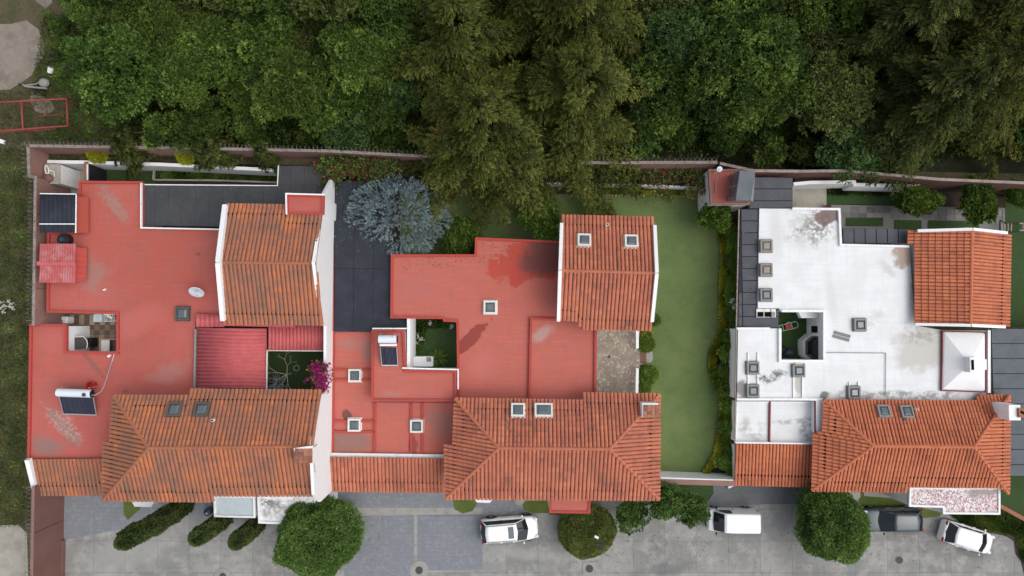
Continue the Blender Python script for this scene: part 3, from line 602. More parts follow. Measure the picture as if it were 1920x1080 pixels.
class Roof:
    def __init__(s, house, mt, mu, pitch=.28, course=.37, name='tiled_roof', singles=0, label=None):
        s.h, s.mt, s.mu, s.pitch, s.course = house, mt, mu, pitch, course; s.under = MB(); s.tiles = []; s.holes = MB(); s.caps = MB(); s.name = name; s.singles = singles; s.label = label
    def slope(s, pl, pts, down, holes=False, hstop=None):
        """pl=plane, pts=photo pixels of its outline, down = rough world direction (x,y) the water runs"""
        A, n = pl; P = [onP(a, b, pl) for a, b in pts]
        dn = Vector((0, 0, -1)); v = -(dn-n*dn.dot(n)).normalized()   # uphill
        if v.xy.dot(Vector(down)) > 0: v = -v
        u = v.cross(n).normalized()
        q = [((p-A).dot(u), (p-A).dot(v)) for p in P]
        low = [(A+u*a+v*b-n*.03) for a, b in q]
        if (low[1]-low[0]).cross(low[2]-low[1]).dot(n) < 0 and area2([p.xy for p in low]) < 0: low = low[::-1]
        k = len(low); s.under.add(low+[p-Vector((0, 0, .09)) for p in low], [tuple(range(k))]+[(i, i+k, (i+1) % k+k, (i+1) % k) for i in range(k)])
        u0 = min(a for a, b in q); u1 = max(a for a, b in q); i = 0; nn = max(1, round((u1-u0)/s.pitch)); pit = (u1-u0)/nn
        for i in range(nn):
            x = u0+(i+.5)*pit; cs = []
            for j in range(k):
                (a, b), (c, d) = q[j], q[(j+1) % k]
                if (a-x)*(c-x) < 0: cs.append(b+(d-b)*(x-a)/(c-a))
            cs.sort()
            for j in range(0, len(cs)-1, 2):
                v0, v1 = cs[j], cs[j+1]; y = v0-.04; jit = random.gauss(0, .008)
                row = 0
                while y < v1-.06:
                    L = min(s.course, v1-y)
                    s.tiles.append((A+u*(x+jit)+v*y, u, v, n, L, pit, L > s.course*.98)); y += s.course; row += 1
                if holes and i > 0 and v1-v0 > 1.5 and j == 0:
                    c = A+u*(x-pit/2)+v*(v0+.78)+n*.004
                    s.holes.obox(c, u*pit*.20, v*.10, n*.035)
                    s.holes.obox(c+n*.02-v*.02, u*pit*.24, v*.05, n*.035)
    def ridge(s, a, b, w=.24, hh=.13):
        a, b = Vector(a), Vector(b); L = (b-a).length; n = max(1, int(L/.42)); d = (b-a)/n; u = d.normalized(); sd = u.cross(Vector((0, 0, 1))).normalized(); nn = sd.cross(u)
        for k in range(n):
            o = a+d*k; vv = []; t = random.random()
            for y, kk, zz in ((0, .95, .0), (1.1, 1.08, .03)):
                for i in range(5):
                    an = math.pi*i/4; vv.append(o+d*y-sd*math.cos(an)*w/2*kk*1.0+nn*(math.sin(an)*hh*kk+zz-.03))
            s.caps.add(vv, [(i, i+5, i+6, i+1) for i in range(4)]+[(5, 9, 8, 7, 6)], 0, .45+.3*t)
    def done(s):
        r = s.under.build(s.name, s.mu, s.h, label=s.label)
        def tint(p):
            a = noise.noise(Vector((p.x*.55, p.y*.55, 3))); b = noise.noise(Vector((p.x*1.6, p.y*1.6, 9)))
            return min(1, max(0, .48+a*.45+b*.35+random.gauss(0, .10)))
        full = [t for t in s.tiles if t[6]]; full.sort(key=lambda t: -t[0].z); pick = set(id(t) for t in full[:s.singles])
        mb = MB(); var = {}
        for t in s.tiles:
            p, u, v, n, L, pit, ok = t; tn = tint(p)
            if id(t) in pick:
                key = (int(tn*7.99), s.mt.name, round(pit, 2))
                if key not in var:
                    vv, ff = tile_geo(s.course, s.pitch*.86, .075); m2 = MB(); m2.add(vv, ff, 0, (key[0]+.5)/8); var[key] = m2.mesh('roof_tile', s.mt)
                o = bpy.data.objects.new('roof_tile', var[key]); COL.objects.link(o); o.parent = r
                M = Matrix((u, v, n)).transposed().to_4x4(); M.translation = p; o.matrix_local = M
            else:
                vv, ff = tile_geo(L, pit*.88, .062); mb.add([p+u*a+v*b+n*c for a, b, c in vv], ff, 0, tn)
        if mb.v: mb.build('roof_tiles', s.mt, r, kind='stuff')
        if s.holes.v: s.holes.build('eave_vents', m_hole, r, kind='stuff')
        if s.caps.v: s.caps.build('ridge_tiles', s.mt, r, kind='stuff')
        return r
def skylight(h, px, py, z, sx=.95, sy=.95, fm=m_fr_wht, gm=m_glass, pl=None, hh=.22):
    if pl: c = onP(px, py, pl); n = pl[1]
    else: c = W(px, py, z+hh); c.z = z; n = Vector((0, 0, 1))
    dn = Vector((0, 0, -1)); y = -(dn-n*dn.dot(n)); y = y.normalized() if y.length > .05 else Vector((0, 1, 0)); x = y.cross(n).normalized()
    if abs(x.y) > abs(x.x): x, y = y, -x
    if x.x < 0: x, y = -x, -y
    o = c+n*.06; mb = MB(); w = .13
    for q in (-1, 1):
        mb.obox(o+x*q*(sx/2-w/2)+n*hh/2, x*w/2, y*sy/2, n*hh/2); mb.obox(o+y*q*(sy/2-w/2)+n*hh/2, x*(sx/2-w), y*w/2, n*(hh/2-.003))
    mb.obox(o-n*.06, x*(sx/2+.06), y*(sy/2+.06), n*.05)
    f = mb.build('skylight', fm, h, bevel=.015)
    gb = MB(); a, b = sx/2-w, sy/2-w; vv = [o+x*i*a+y*j*b+n*(hh*.6) for i, j in ((-1, -1), (1, -1), (1, 1), (-1, 1))]+[o+x*i*a*.6+y*j*b*.6+n*(hh*.6+.11) for i, j in ((-1, -1), (1, -1), (1, 1), (-1, 1))]
    gb.add(vv, [(4, 5, 6, 7)]+[(i, (i+1) % 4, 4+(i+1) % 4, 4+i) for i in range(4)]); gb.build('skylight_dome', gm, f)
def panels(h, name, pts, z, m, pw, ph, ang=0, gap=.03, part='roof_panel', org=None, base=m_black, th=.06, seam=None):
    P = W2(pts, z); b = MB(); b.prism(P, z-.1, z-.03); ro = b.build(name, seam or base, h)
    for c in cells(P, pw, ph, ang, gap, org):
        mb = MB(); mb.prism(c, z-.03, z+.02+random.uniform(-.006, .006)); mb.build(part, m, ro)
    return ro
def corrugated(h, pts, z, m, along, pitch=.25, amp=.05, drop=0, name='corrugated_roof'):
    """rectangle pts NW, NE, SE, SW; along='x' ribs run east-west"""
    a, b, c, d = [W(x, y, z) for x, y in pts]; mb = MB()
    if along == 'x': a, b, c, d = a, d, c, b
    L = (b-a).length; n = int(L/pitch)*6; R0, R1 = [], []
    for i in range(n+1):
        t = i/n; zz = amp*math.sin(i/6*2*math.pi)
        p = a.lerp(b, t); q = d.lerp(c, t); R0.append((p.x, p.y, z+zz)); R1.append((q.x, q.y, z+zz-drop))
    k = len(R0); mb.add(R0+R1, [(i, i+1, k+i+1, k+i) if along == 'x' else (i, k+i, k+i+1, i+1) for i in range(k-1)])
    o = mb.build(name, m, h, smooth=True); s = o.modifiers.new('solid', 'SOLIDIFY'); s.thickness = .02; return o
def shade_posts(h, pts, z, m=m_black):
    for a, b in pts:
        p = W(a, b, z); mb = MB(); mb.box((p.x, p.y, z/2-.05), (.1, .1, z-.12)); mb.build('post', m, h)
def body(h, pts, z, m=m_wall, zb=0, inset=.45):
    P = W2(pts, z); q = offs(P, inset if area2(P) > 0 else -inset); mb = MB(); mb.prism(q, zb, z-.15); mb.build('wall', m, h)

# ================================================================ LEFT HOUSE
p = W(330, 640, 0)
h1 = thing('house', 'left house with flat red roofs, weathered tiled roofs and a tall white side wall', 'house', (p.x, p.y, 0))
flat(h1, [(148, 340), (263, 342), (264, 427), (416, 430), (420, 500), (430, 604), (366, 604), (365, 742), (330, 800), (215, 860), (56, 860), (56, 611), (121, 611), (121, 660), (221, 661), (221, 588), (88, 585), (89, 437), (148, 437)], 3.1, m_red1,
     par_pts=[[(265, 428), (265, 342), (149, 341), (149, 437), (90, 437), (89, 584), (220, 587), (220, 662), (122, 660), (122, 610), (57, 609), (53, 858)]], pw=.17)
rib(h1, [(264, 343), (264, 427), (414, 430)], 3.3, .1, .12, m_cap, 'white_upstand')
R = Roof(h1, m_tile1, m_under1, .285, .40, singles=290)
ap, ap2 = (278, 840, 7.6), (586, 837, 7.6)
NW, SW = (213, 742, 6.0), (193, 938, 6.0)
pn = plane(ap, ap2, NW); ps = plane(ap, ap2, SW); pw_ = plane(ap, NW, SW)
R.slope(pn, [(278, 840), (213, 742), (355, 742), (355, 730), (603, 732), (586, 837)], (0, 1), True)
R.slope(ps, [(278, 840), (586, 837), (590, 929), (400, 929), (400, 940), (193, 938)], (0, -1), True)
R.slope(pw_, [(278, 840), (193, 938), (195, 828), (207, 826), (213, 742)], (-1, 0), True)
A_ = W(*ap); B_ = W(*ap2); R.ridge(A_, B_); R.ridge(W(*NW), A_); R.ridge(W(*SW), A_)
# rear wing
r1, r2 = (411, 492, 7.35), (592, 494, 7.35)
qn = plane(r1, r2, (427, 383, 5.8)); qs = plane(r1, r2, (418, 606, 5.8))
R.slope(qn, [(411, 492), (425, 383), (538, 385), (538, 401), (604, 403), (592, 494)], (0, 1), True)
R.slope(qs, [(411, 492), (592, 494), (606, 609), (418, 606)], (0, -1), True)
R.ridge(W(*r1), W(*r2))
# garage lean-to
gp = plane((58, 861, 3.4), (195, 860, 3.4), (130, 927, 2.6))
R.slope(gp, [(56, 861), (195, 860), (194, 928), (66, 928)], (0, -1), True)
R.done()
body(h1, [(216, 744), (600, 744), (590, 925), (200, 930)], 6.0); body(h1, [(428, 390), (602, 390), (602, 604), (424, 602)], 5.8)
mb = MB(); P = [onP(a, b, gp) for a, b in [(60, 866), (193, 866), (193, 920), (68, 920)]]; mb.prism([x.xy for x in P], 0, 2.2); mb.build('garage_wall', m_wall, h1)
mb = MB(); a, b = W(53, 861, 3.6), W(66, 914, 2.9); bar3(mb, a, b, .32, .35); mb.build('white_verge', m_wall, h1)
mb = MB()
for s in ([(423, 386, 6.0), (410, 492, 7.6), (419, 600, 6.0)],):
    for i in range(2): bar3(mb, W(*s[i]), W(*s[i+1]), .3, .4)
mb.build('white_verge', m_wall, h1)
# tall white party wall
X = -13.16; top = [(623, 338), (608, 366), (606, 402), (591, 492), (605, 604), (613, 612), (613, 728), (603, 742), (586, 836), (591, 926), (602, 940)]
TP = [onX(a, b, X) for a, b in top]; TP[0].z = 3.6
for q_ in TP[1:]: q_.z += .14
mb = MB(); n = len(TP); vv = []
for d in (0, -.2):
    vv += [(X+d, p.y, 0) for p in TP]+[(X+d, p.y, p.z) for p in TP]
fs = []
for i in range(n-1):
    fs += [(i, i+n, i+n+1, i+1), (2*n+i, 2*n+i+1, 3*n+i+1, 3*n+i), (n+i, 3*n+i, 3*n+i+1, n+i+1)]
fs += [(0, 2*n, 3*n, n), (n-1, 2*n-1, 4*n-1, 3*n-1)]
mb.add(vv, fs); mb.build('side_wall', m_wall, h1)
# red roofed block at the rear wing's corner
flat(h1, [(538, 365), (608, 367), (607, 402), (539, 402)], 6.1, m_red1, par=.15, pw=.13)
rib(h1, [(537, 402), (536, 363), (609, 365)], 6.2, .1, .1, m_cap, 'white_upstand')
# charcoal shade roof behind
panels(h1, 'shade_roof', [(266, 347), (520, 349), (523, 311), (612, 312), (612, 366), (536, 366), (536, 386), (425, 385), (414, 425), (266, 423)], 2.95, m_dark, 1.0, 20, .0, .015, org=W(266, 347, 2.95).xy)
rib(h1, [(266, 346), (520, 348), (522, 310)], 2.95, .07, .06, m_cap, 'fascia'); shade_posts(h1, [(300, 352), (400, 353), (515, 354), (526, 316), (605, 318)], 2.9)
# corrugated red canopies
corrugated(h1, [(370, 614), (500, 616), (500, 728), (368, 726)], 3.35, m_corr, 'x', .26)
corrugated(h1, [(503, 606), (611, 608), (611, 657), (503, 657)], 3.5, m_corr, 'y', .26)
corrugated(h1, [(367, 588), (420, 590), (420, 613), (367, 613)], 3.5, m_corr, 'y', .3)
mb = MB(); bar3(mb, W(367, 617, 3.4), W(365, 727, 3.4), .12, .15); mb.build('gutter', m_fr_gry, h1)
mb = MB(); bar3(mb, W(419, 609, 3.9), W(552, 612, 3.9), .14, .12); mb.build('gutter', m_corr, h1)
mb = MB(); bar3(mb, W(501, 657, 3.4), W(611, 658, 3.4), .08, .1); bar3(mb, W(501, 657, 3.4), W(500, 730, 3.4), .08, .1); mb.build('fascia', m_fr_wht, h1)
# two small stair cabins on the flat roof
mb = MB(); mb.prism(W2([(82, 370), (140, 370), (140, 432), (82, 432)], 4.2), 3.0, 4.25); mb.build('cabin_wall', m_redcap, h1)
corrugated(h1, [(75, 364), (142, 364), (142, 436), (75, 436)], 4.4, m_darkb, 'y', .3, .02, 0, 'cabin_roof')
mb = MB()
for a, b in (((75, 363), (143, 364)), ((143, 364), (142, 437)), ((74, 420), (142, 420))): bar3(mb, W(*a, 4.46), W(*b, 4.46), .07, .05)
mb.build('white_trim', m_cap, h1)
mb = MB(); a, b, c, d = W(143, 368, 4.1), W(166, 370, 3.5), W(166, 437, 3.5), W(143, 436, 4.1); mb.add([a, b, c, d], [(3, 2, 1, 0)]); o = mb.build('lean_to_roof', m_leanto, h1); o.modifiers.new('s', 'SOLIDIFY').thickness = .05
mb = MB(); mb.prism(W2([(146, 372), (163, 372), (163, 434), (146, 434)], 3.4), 3.0, 3.42); mb.build('cabin_wall', m_redcap, h1)
mb = MB(); mb.prism(W2([(80, 463), (137, 463), (137, 524), (80, 524)], 4.1), 3.0, 4.0); mb.build('cabin_wall', m_redcap, h1)
for ys, s in (((457, 494), 1), ((494, 530), -1)):
    za, zb_ = (4.15, 4.45) if s > 0 else (4.45, 4.15)
    a, b, c, d = W(75, ys[0], za), W(142, ys[0], za), W(140, ys[1], zb_), W(73, ys[1], zb_)
    k = 42; R0 = [a.lerp(b, i/k)+Vector((0, 0, .018*math.sin(i*math.pi/1.5))) for i in range(k+1)]; R1 = [d.lerp(c, i/k)+Vector((0, 0, .018*math.sin(i*math.pi/1.5))) for i in range(k+1)]
    mb = MB(); mb.add(R0+R1, [(i, k+1+i, k+2+i, i+1) for i in range(k)]); o = mb.build('cabin_roof', m_corrw, h1); o.modifiers.new('s', 'SOLIDIFY').thickness = .03
mb = MB(); bar3(mb, W(69, 494, 4.52), W(141, 495, 4.52), .28, .06); mb.build('ridge_cap', m_corr, h1)
mb = MB(); a, b, c, d = W(141, 463, 4.0), W(163, 466, 3.5), W(162, 527, 3.5), W(141, 527, 4.0); mb.add([a, b, c, d], [(3, 2, 1, 0)]); o = mb.build('lean_to_roof', m_redcap, h1); o.modifiers.new('s', 'SOLIDIFY').thickness = .05
for i in range(6):
    mb = MB(); y = 468+i*11; bar3(mb, W(141, y, 4.04), W(162, y+1.5, 3.54), .06, .06); mb.build('batten', m_redcap, h1)
# front porch roofs, bay window, chimney, roof lights
flat(h1, [(402, 929), (478, 930), (479, 970), (403, 968)], 3.0, m_grayslab, par=.12, pw=.12, pm=m_cap)
flat(h1, [(484, 928), (593, 928), (592, 984), (486, 980)], 3.0, m_spot, par=.14, pw=.16, pm=m_cap)
mb = MB(); mb.prism(W2([(242, 930), (298, 930), (283, 951), (252, 950)], 2.8), 0, 2.8); mb.build('bay_window', m_wall, h1)
mb = MB(); c = W(570, 854, 8.0); mb.box((c.x, c.y, 7.4), (1.15, .95, 1.3)); mb.build('chimney', m_wall, h1)
cb = MB()
for c2 in cells([(c.x-.58, c.y-.48), (c.x+.58, c.y-.48), (c.x+.58, c.y+.48), (c.x-.58, c.y+.48)], .29, .24, 0, .02): cb.prism(c2, 8.05, 8.12, t=random.random())
cb.build('chimney_cap', m_brick, h1, kind='stuff')
mb = MB(); bar3(mb, W(552, 843, 8.0), W(587, 838, 8.0), .2, .2); mb.build('white_upstand', m_cap, h1)
skylight(h1, 341, 588, 3.1, 1.0, 1.0, m_fr_dark, m_glass)
skylight(h1, 329, 769, 0, .98, .98, m_fr_dark, m_glass, pn); skylight(h1, 380, 769, 0, .98, .98, m_fr_dark, m_glass, pn)
# checkered laundry patio
pf = bpy.data.objects.new('patio_floor', None); COL.objects.link(pf); pf['kind'] = 'structure'
pts = W2([(121, 580), (235, 580), (235, 672), (121, 672)], 0); mb = MB(); mb.prism(pts, -.1, .05); mb.build('patio_base', m_joint, pf)
for c in cells(pts, .40, .40, 0, .025):
    mb = MB(); i, j = int(c[0][0]/.40), int(c[0][1]/.40); mb.prism(c, 0, .075, t=(.95 if (i % 2 == 0 and j % 3 == 0) else (.1 if (i+j) % 2 else .55))+random.uniform(-.08, .08)); mb.build('floor_tile', m_tilef1, pf)

# ================================================================ MIDDLE HOUSE
p = W(960, 660, 0)
h2 = thing('house', 'middle house with salmon red flat roofs and a long lawn on its right', 'house', (p.x, p.y, 0))
flat(h2, [(735, 479), (892, 479), (893, 447), (1052, 453), (1056, 600), (993, 598), (992, 748), (861, 748), (859, 602), (832, 598), (734, 596)], 3.1, m_red2,
     par_pts=[[(860, 750), (858, 602), (833, 601), (832, 596), (734, 595), (735, 479), (892, 479), (893, 447), (1050, 454)]], pw=.17)
flat(h2, [(996, 598), (1052, 600), (1120, 602), (1118, 737), (1095, 750), (993, 748)], 3.2, m_red2, par_pts=[[(993, 748), (996, 597), (1052, 600)], [(1117, 618), (1116, 738)]], pw=.17)
flat(h2, [(698, 619), (758, 619), (762, 694), (856, 695), (856, 752), (697, 752)], 3.6, m_red2, pw=.17, par=.16)
rib(h2, [(698, 616), (762, 616)], 3.7, .1, .1, m_cap, 'white_upstand'); rib(h2, [(754, 690), (859, 693), (859, 730)], 3.7, .1, .1, m_cap, 'white_upstand')
flat(h2, [(625, 622), (696, 622), (697, 755), (855, 755), (851, 851), (622, 851)], 2.6, m_red2, par=0)
for q in ([(626, 693), (697, 693)], [(626, 712), (697, 712)], [(626, 790), (702, 790)], [(626, 810), (702, 810)], [(703, 756), (702, 851)], [(771, 756), (771, 851)], [(792, 756), (792, 851)], [(625, 622), (623, 851)]): rib(h2, q, 2.6, .17, .14, m_redcap)
rib(h2, [(621, 853), (834, 856)], 2.75, .28, .1, m_cap, 'white_upstand')
# courtyard inner walls and bits
mb = MB(); mb.ribbon([(*W(766, 597, 3.2).xy, 3.2), (*W(766, 690, 3.2).xy, 3.2)], .22, 3.1); mb.build('wall', m_wall, h2)
mb = MB(); c = W(793, 678, 1.2); mb.box((c.x, c.y, .62), (1.5, .75, 1.2)); mb.build('service_box', m_wall, h2, bevel=.02)
mb = MB(); c = W(804, 674, 1.3); mb.box((c.x, c.y, 1.24), (.34, .34, .04)); mb.build('vent_grille', m_fr_gry, h2)
R = Roof(h2, m_tile2, m_under2, .272, .39, singles=290)
a1, a2 = (935, 840, 6.3), (1143, 842, 6.3); NW, SW, NE, SE = (853, 747, 4.7), (835, 935, 4.7), (1237, 739, 4.7), (1236, 937, 4.7)
pn, ps, pw_, pe = plane(a1, a2, NE), plane(a1, a2, SE), plane(a1, NW, SW), plane(a2, NE, SE)
R.slope(pn, [(935, 840), (853, 747), (1095, 751), (1095, 737), (1237, 739), (1143, 842)], (0, 1), True)
R.slope(ps, [(935, 840), (1143, 842), (1236, 937), (835, 935)], (0, -1), True)
R.slope(pw_, [(935, 840), (835, 935), (834, 834), (850, 833), (853, 747)], (-1, 0), True)
R.slope(pe, [(1143, 842), (1237, 739), (1236, 937)], (1, 0), True)
C = [W(*x) for x in (a1, a2, NW, SW, NE, SE)]
nwp = onP(853, 747, pn); R.ridge(C[0], C[1]); R.ridge(nwp, C[0]); R.ridge(C[3], C[0]); R.ridge(C[4], C[1]); R.ridge(C[5], C[1])
r1, r2 = (1052, 507, 6.3), (1229, 512, 6.3); qn = plane(r1, r2, (1055, 404, 4.9)); qs = plane(r1, r2, (1222, 619, 4.8))
R.slope(qn, [(1052, 507), (1055, 404), (1226, 408), (1229, 512)], (0, 1), True)
R.slope(qs, [(1052, 507), (1229, 512), (1222, 619), (1087, 617), (1087, 602), (1050, 599)], (0, -1), True)
R.ridge(W(*r1), W(*r2))
gp = plane((620, 858, 3.1), (833, 860, 3.1), (730, 922, 2.4)); R.slope(gp, [(619, 857), (833, 860), (832, 923), (620, 920)], (0, -1), True)
R.done(); skn, sks = pn, qn
body(h2, [(856, 750), (1232, 745), (1230, 930), (842, 930)], 4.7); body(h2, [(1058, 410), (1222, 412), (1218, 612), (1055, 598)], 4.8)
P = [onP(a, b, gp) for a, b in [(624, 864), (830, 864), (830, 914), (624, 914)]]; mb = MB(); mb.prism([x.xy for x in P], 0, 2.1); mb.build('garage_wall', m_wall, h2)
mb = MB()
for s in ([(1053, 420, 5.2), (1050, 507, 6.5), (1047, 601, 5.0)], [(1227, 424, 5.2), (1231, 512, 6.5), (1222, 602, 5.0)]):
    for i in range(2): bar3(mb, W(*s[i]), W(*s[i+1]), .24, .35)
mb.build('white_verge', m_wall, h2, kind='stuff')
for px, py, sx in ((971, 770, .95), (1019, 770, 1.25)): skylight(h2, px, py, 0, sx, .95, m_fr_wht, m_glass, skn)
for px, py in ((1095, 452), (1183, 454)): skylight(h2, px, py, 0, .93, .93, m_fr_wht, m_glass, sks)
skylight(h2, 919, 576, 3.1, .95, .95)
for px, py in ((665, 704), (664, 797), (781, 799)): skylight(h2, px, py, 2.6, .93, .93)
c = W(1219, 769, 5.9); mb = MB(); mb.box((c.x, c.y, 5.45), (1.1, .95, .95)); mb.build('chimney', m_wall, h2)
cb = MB()
for c2 in cells([(c.x-.48, c.y-.5), (c.x+.6, c.y-.5), (c.x+.6, c.y+.36), (c.x-.48, c.y+.36)], .27, .22, 0, .02): cb.prism(c2, 5.93, 6.01, t=random.random())
cb.build('chimney_cap', m_brick, h2, kind='stuff')
flat(h2, [(1031, 924), (1107, 925), (1106, 962), (1030, 961)], 3.2, m_red2, par=.08, pw=.16)
mb = MB(); mb.prism(W2([(885, 930), (930, 930), (918, 943), (894, 942)], 2.8), 0, 2.8); mb.build('bay_window', m_spot, h2)
mb = MB(); c = W(974, 937, .6); mb.cyl((c.x, c.y, 0), (c.x, c.y, .55), .38, .42, 14); mb.build('round_planter', m_band, h2)
# dark blue shade roof between the houses
panels(h2, 'shade_roof', [(626, 412), (738, 414), (735, 478), (733, 597), (764, 600), (763, 617), (697, 618), (697, 622), (626, 622)], 2.8, m_darkb, 1.42, 4.65, 0, .02, org=W(626, 622, 2.8).xy)
panels(h2, 'shade_roof', [(626, 340), (745, 340), (738, 414), (626, 412)], 2.7, m_darkb, .35, 9, 0, .015)
rib(h2, [(624, 413), (624, 620)], 2.85, .1, .05, m_redcap, 'edge_flashing'); shade_posts(h2, [(650, 345), (725, 345), (727, 470)], 2.7)
# mosaic terrace with balustrade
sheet('terrace', [(1118, 612), (1200, 612), (1200, 745), (1118, 745)], .35, m_mosaic, th=.35)
t = thing('terrace_balustrade', 'low white balustrade along the garden edge of the mosaic terrace', 'railing', W(1195, 680, 0))
for (a, b) in (((1195, 619), (1195, 653)), ((1195, 691), (1194, 738))):
    A0, B0 = W(*a, 1.1), W(*b, 1.1); mb = MB(); bar3(mb, A0, B0, .2, .1); mb.build('handrail', m_cap, t)
    L = (B0-A0).length; n = int(L/.28)
    for i in range(n+1):
        q = A0.lerp(B0, i/n); mb = MB(); mb.cyl((q.x, q.y, .35), (q.x, q.y, 1.05), .05, .05, 6); mb.build('baluster', m_cap, t)
mb = MB(); mb.prism(W2([(1197, 650), (1218, 650), (1224, 662), (1224, 674), (1218, 684), (1197, 684)], .2), 0, .2); mb.build('terrace_steps', m_band, t)
mb = MB(); mb.box((*W(1206, 669, .3).xy, .24), (.5, .95, .06)); mb.build('doormat', m_wood, t)
c = W(1142, 669, .35); mb = MB(); mb.box((c.x, c.y, .36), (.2, .2, .02)); tag(mb.build('floor_drain', m_iron), 'small dark square drain in the middle of the mosaic terrace', 'drain')
# white garden wall at the lawn's south end
t = thing('garden_wall', 'low white wall with brown coping closing the long lawn beside the middle house', 'wall', W(1300, 900, 0))
mb = MB(); mb.ribbon([(*W(1238, 898, 2.2).xy, 2.2), (*W(1382, 903, 2.2).xy, 2.2)], .25, 2.2); mb.build('wall_face', m_wall, t)
mb = MB(); mb.ribbon([(*W(1238, 903, 2.28).xy, 2.28), (*W(1382, 907, 2.28).xy, 2.28)], .36, .07); mb.build('coping', m_brownlt, t)

# ================================================================ RIGHT HOUSE
p = W(1620, 680, 0)
h3 = thing('house', 'right house with stained white flat roofs and bright orange tiled roofs', 'house', (p.x, p.y, 0))
flat(h3, [(1424, 391), (1574, 392), (1578, 459), (1706, 464), (1715, 610), (1545, 584), (1462, 584), (1462, 578), (1421, 578)], 3.1, m_white3, par_pts=[[(1486, 391), (1574, 392), (1577, 459), (1705, 462)]], pm=m_cap, pw=.16)
flat(h3, [(1545.2, 584), (1715.2, 610), (1767, 619), (1856, 620), (1855, 735), (1835, 746), (1830, 760), (1545, 760), (1545, 676)], 3.1, m_white3, par_pts=[[(1855, 619), (1855, 737)]], pm=m_cap, pw=.2)
flat(h3, [(1384, 616), (1445, 616), (1460, 616), (1461, 676), (1544.8, 676.2), (1544.8, 749), (1382, 749)], 3.1, m_white3, par_pts=[[(1382, 616), (1444, 616)], [(1382, 749), (1543, 749)]], pm=m_cap, pw=.16)
mb = MB(); mb.ribbon([(*W(a, b, 3.3).xy, 3.3) for a, b in [(1463, 616), (1463, 677), (1546, 677), (1546, 583), (1466, 583)]], .18, .25); mb.build('parapet', m_cap, h3)
flat(h3, [(1381, 753), (1527, 753), (1526, 829), (1379, 829)], 2.4, m_white3, par=.1, pw=.1, pm=m_cap); rib(h3, [(1444, 753), (1443, 829)], 2.4, .12, .15, m_maroon)
mb = MB(); mb.prism(W2([(1530, 751), (1544, 751), (1542, 812), (1530, 812)], 3.2), 2.3, 3.2); mb.build('wall', m_wall, h3); rib(h3, [(1529, 752), (1529, 812)], 3.15, .07, .08, m_maroon)
rib(h3, [(1379, 830), (1524, 832)], 2.75, .1, .1, m_cap, 'white_upstand')
for q in ([(1403, 661), (1403, 684)], [(1421, 661), (1421, 684)], [(1403, 697), (1403, 724)], [(1421, 697), (1421, 724)], [(1488, 706), (1488, 748)], [(1505, 706), (1505, 748)], [(1593, 716), (1593, 730)], [(1610, 716), (1610, 730)], [(1491, 682), (1505, 682)]): rib(h3, q, 3.1, .08, .1, m_cap)
R = Roof(h3, m_tile3, m_under3, .25, .45, singles=290)
a1, a2 = (1637, 836, 4.95), (1826, 838, 4.95); NW, SW, NE, SE = (1545, 750, 3.6), (1522, 920, 3.6), (1893, 741, 3.6), (1891, 926, 3.6)
pn, ps, pw_, pe = plane(a1, a2, NW), plane(a1, a2, SW), plane(a1, NW, SW), plane(a2, NE, SE)
R.slope(pn, [(1637, 836), (1545, 750), (1832, 752), (1833, 741), (1893, 741), (1826, 838)], (0, 1))
R.slope(ps, [(1637, 836), (1826, 838), (1891, 925), (1875, 914), (1705, 912), (1703, 922), (1522, 920)], (0, -1), True)
R.slope(pw_, [(1637, 836), (1522, 920), (1525, 812), (1542, 811), (1545, 750)], (-1, 0), True)
R.slope(pe, [(1826, 838), (1893, 741), (1891, 926)], (1, 0), True)
C = [W(*x) for x in (a1, a2, NW, SW, NE, SE)]; R.ridge(C[0], C[1]); R.ridge(C[2], C[0]); R.ridge(C[3], C[0]); R.ridge(C[4], C[1]); R.ridge(C[5], C[1])
r1, r2 = (1822, 432, 4.65), (1819, 609, 4.65); qw, qe = plane(r1, r2, (1708, 520, 3.5)), plane(r1, r2, (1893, 520, 3.5))
R.slope(qw, [(1822, 432), (1819, 609), (1716, 607), (1715, 457), (1702, 457), (1703, 431)], (-1, 0))
R.slope(qe, [(1822, 432), (1894, 439), (1891, 612), (1819, 609)], (1, 0), True); R.ridge(W(*r1), W(*r2))
gp = plane((1380, 833, 2.7), (1524, 833, 2.7), (1450, 910, 2.2)); R.slope(gp, [(1379, 833), (1525, 832), (1521, 912), (1377, 909)], (0, -1), True)
R.done()
body(h3, [(1547, 752), (1888, 750), (1886, 918), (1530, 915)], 3.6); body(h3, [(1706, 436), (1888, 440), (1886, 606), (1718, 604)], 3.5)
P = [onP(a, b, gp) for a, b in [(1383, 838), (1520, 838), (1518, 904), (1383, 903)]]; mb = MB(); mb.prism([x.xy for x in P], 0, 1.9); mb.build('garage_wall', m_wall, h3)
mb = MB()
for s in ([(1720, 433, 3.9), (1822, 430, 4.8), (1886, 437, 3.9)], [(1716, 608, 3.8), (1819, 610, 4.8), (1882, 613, 3.8)]):
    for i in range(2): bar3(mb, W(*s[i]), W(*s[i+1]), .2, .3)
mb.build('white_verge', m_wall, h3, kind='stuff')
for px, py, g_ in ((1437, 461, m_glassb), (1437, 506, m_glassb), (1437, 553, m_glass), (1613, 609, m_glass), (1412, 690, m_glass), (1412, 733, m_glass), (1498, 695, m_glass), (1602, 736, m_glass)): skylight(h3, px, py, 3.1, .9, .9, m_fr_gry, g_)
for px, py in ((1655, 772), (1698, 773)): skylight(h3, px, py, 0, .88, .9, m_fr_gry, m_glass, pn)
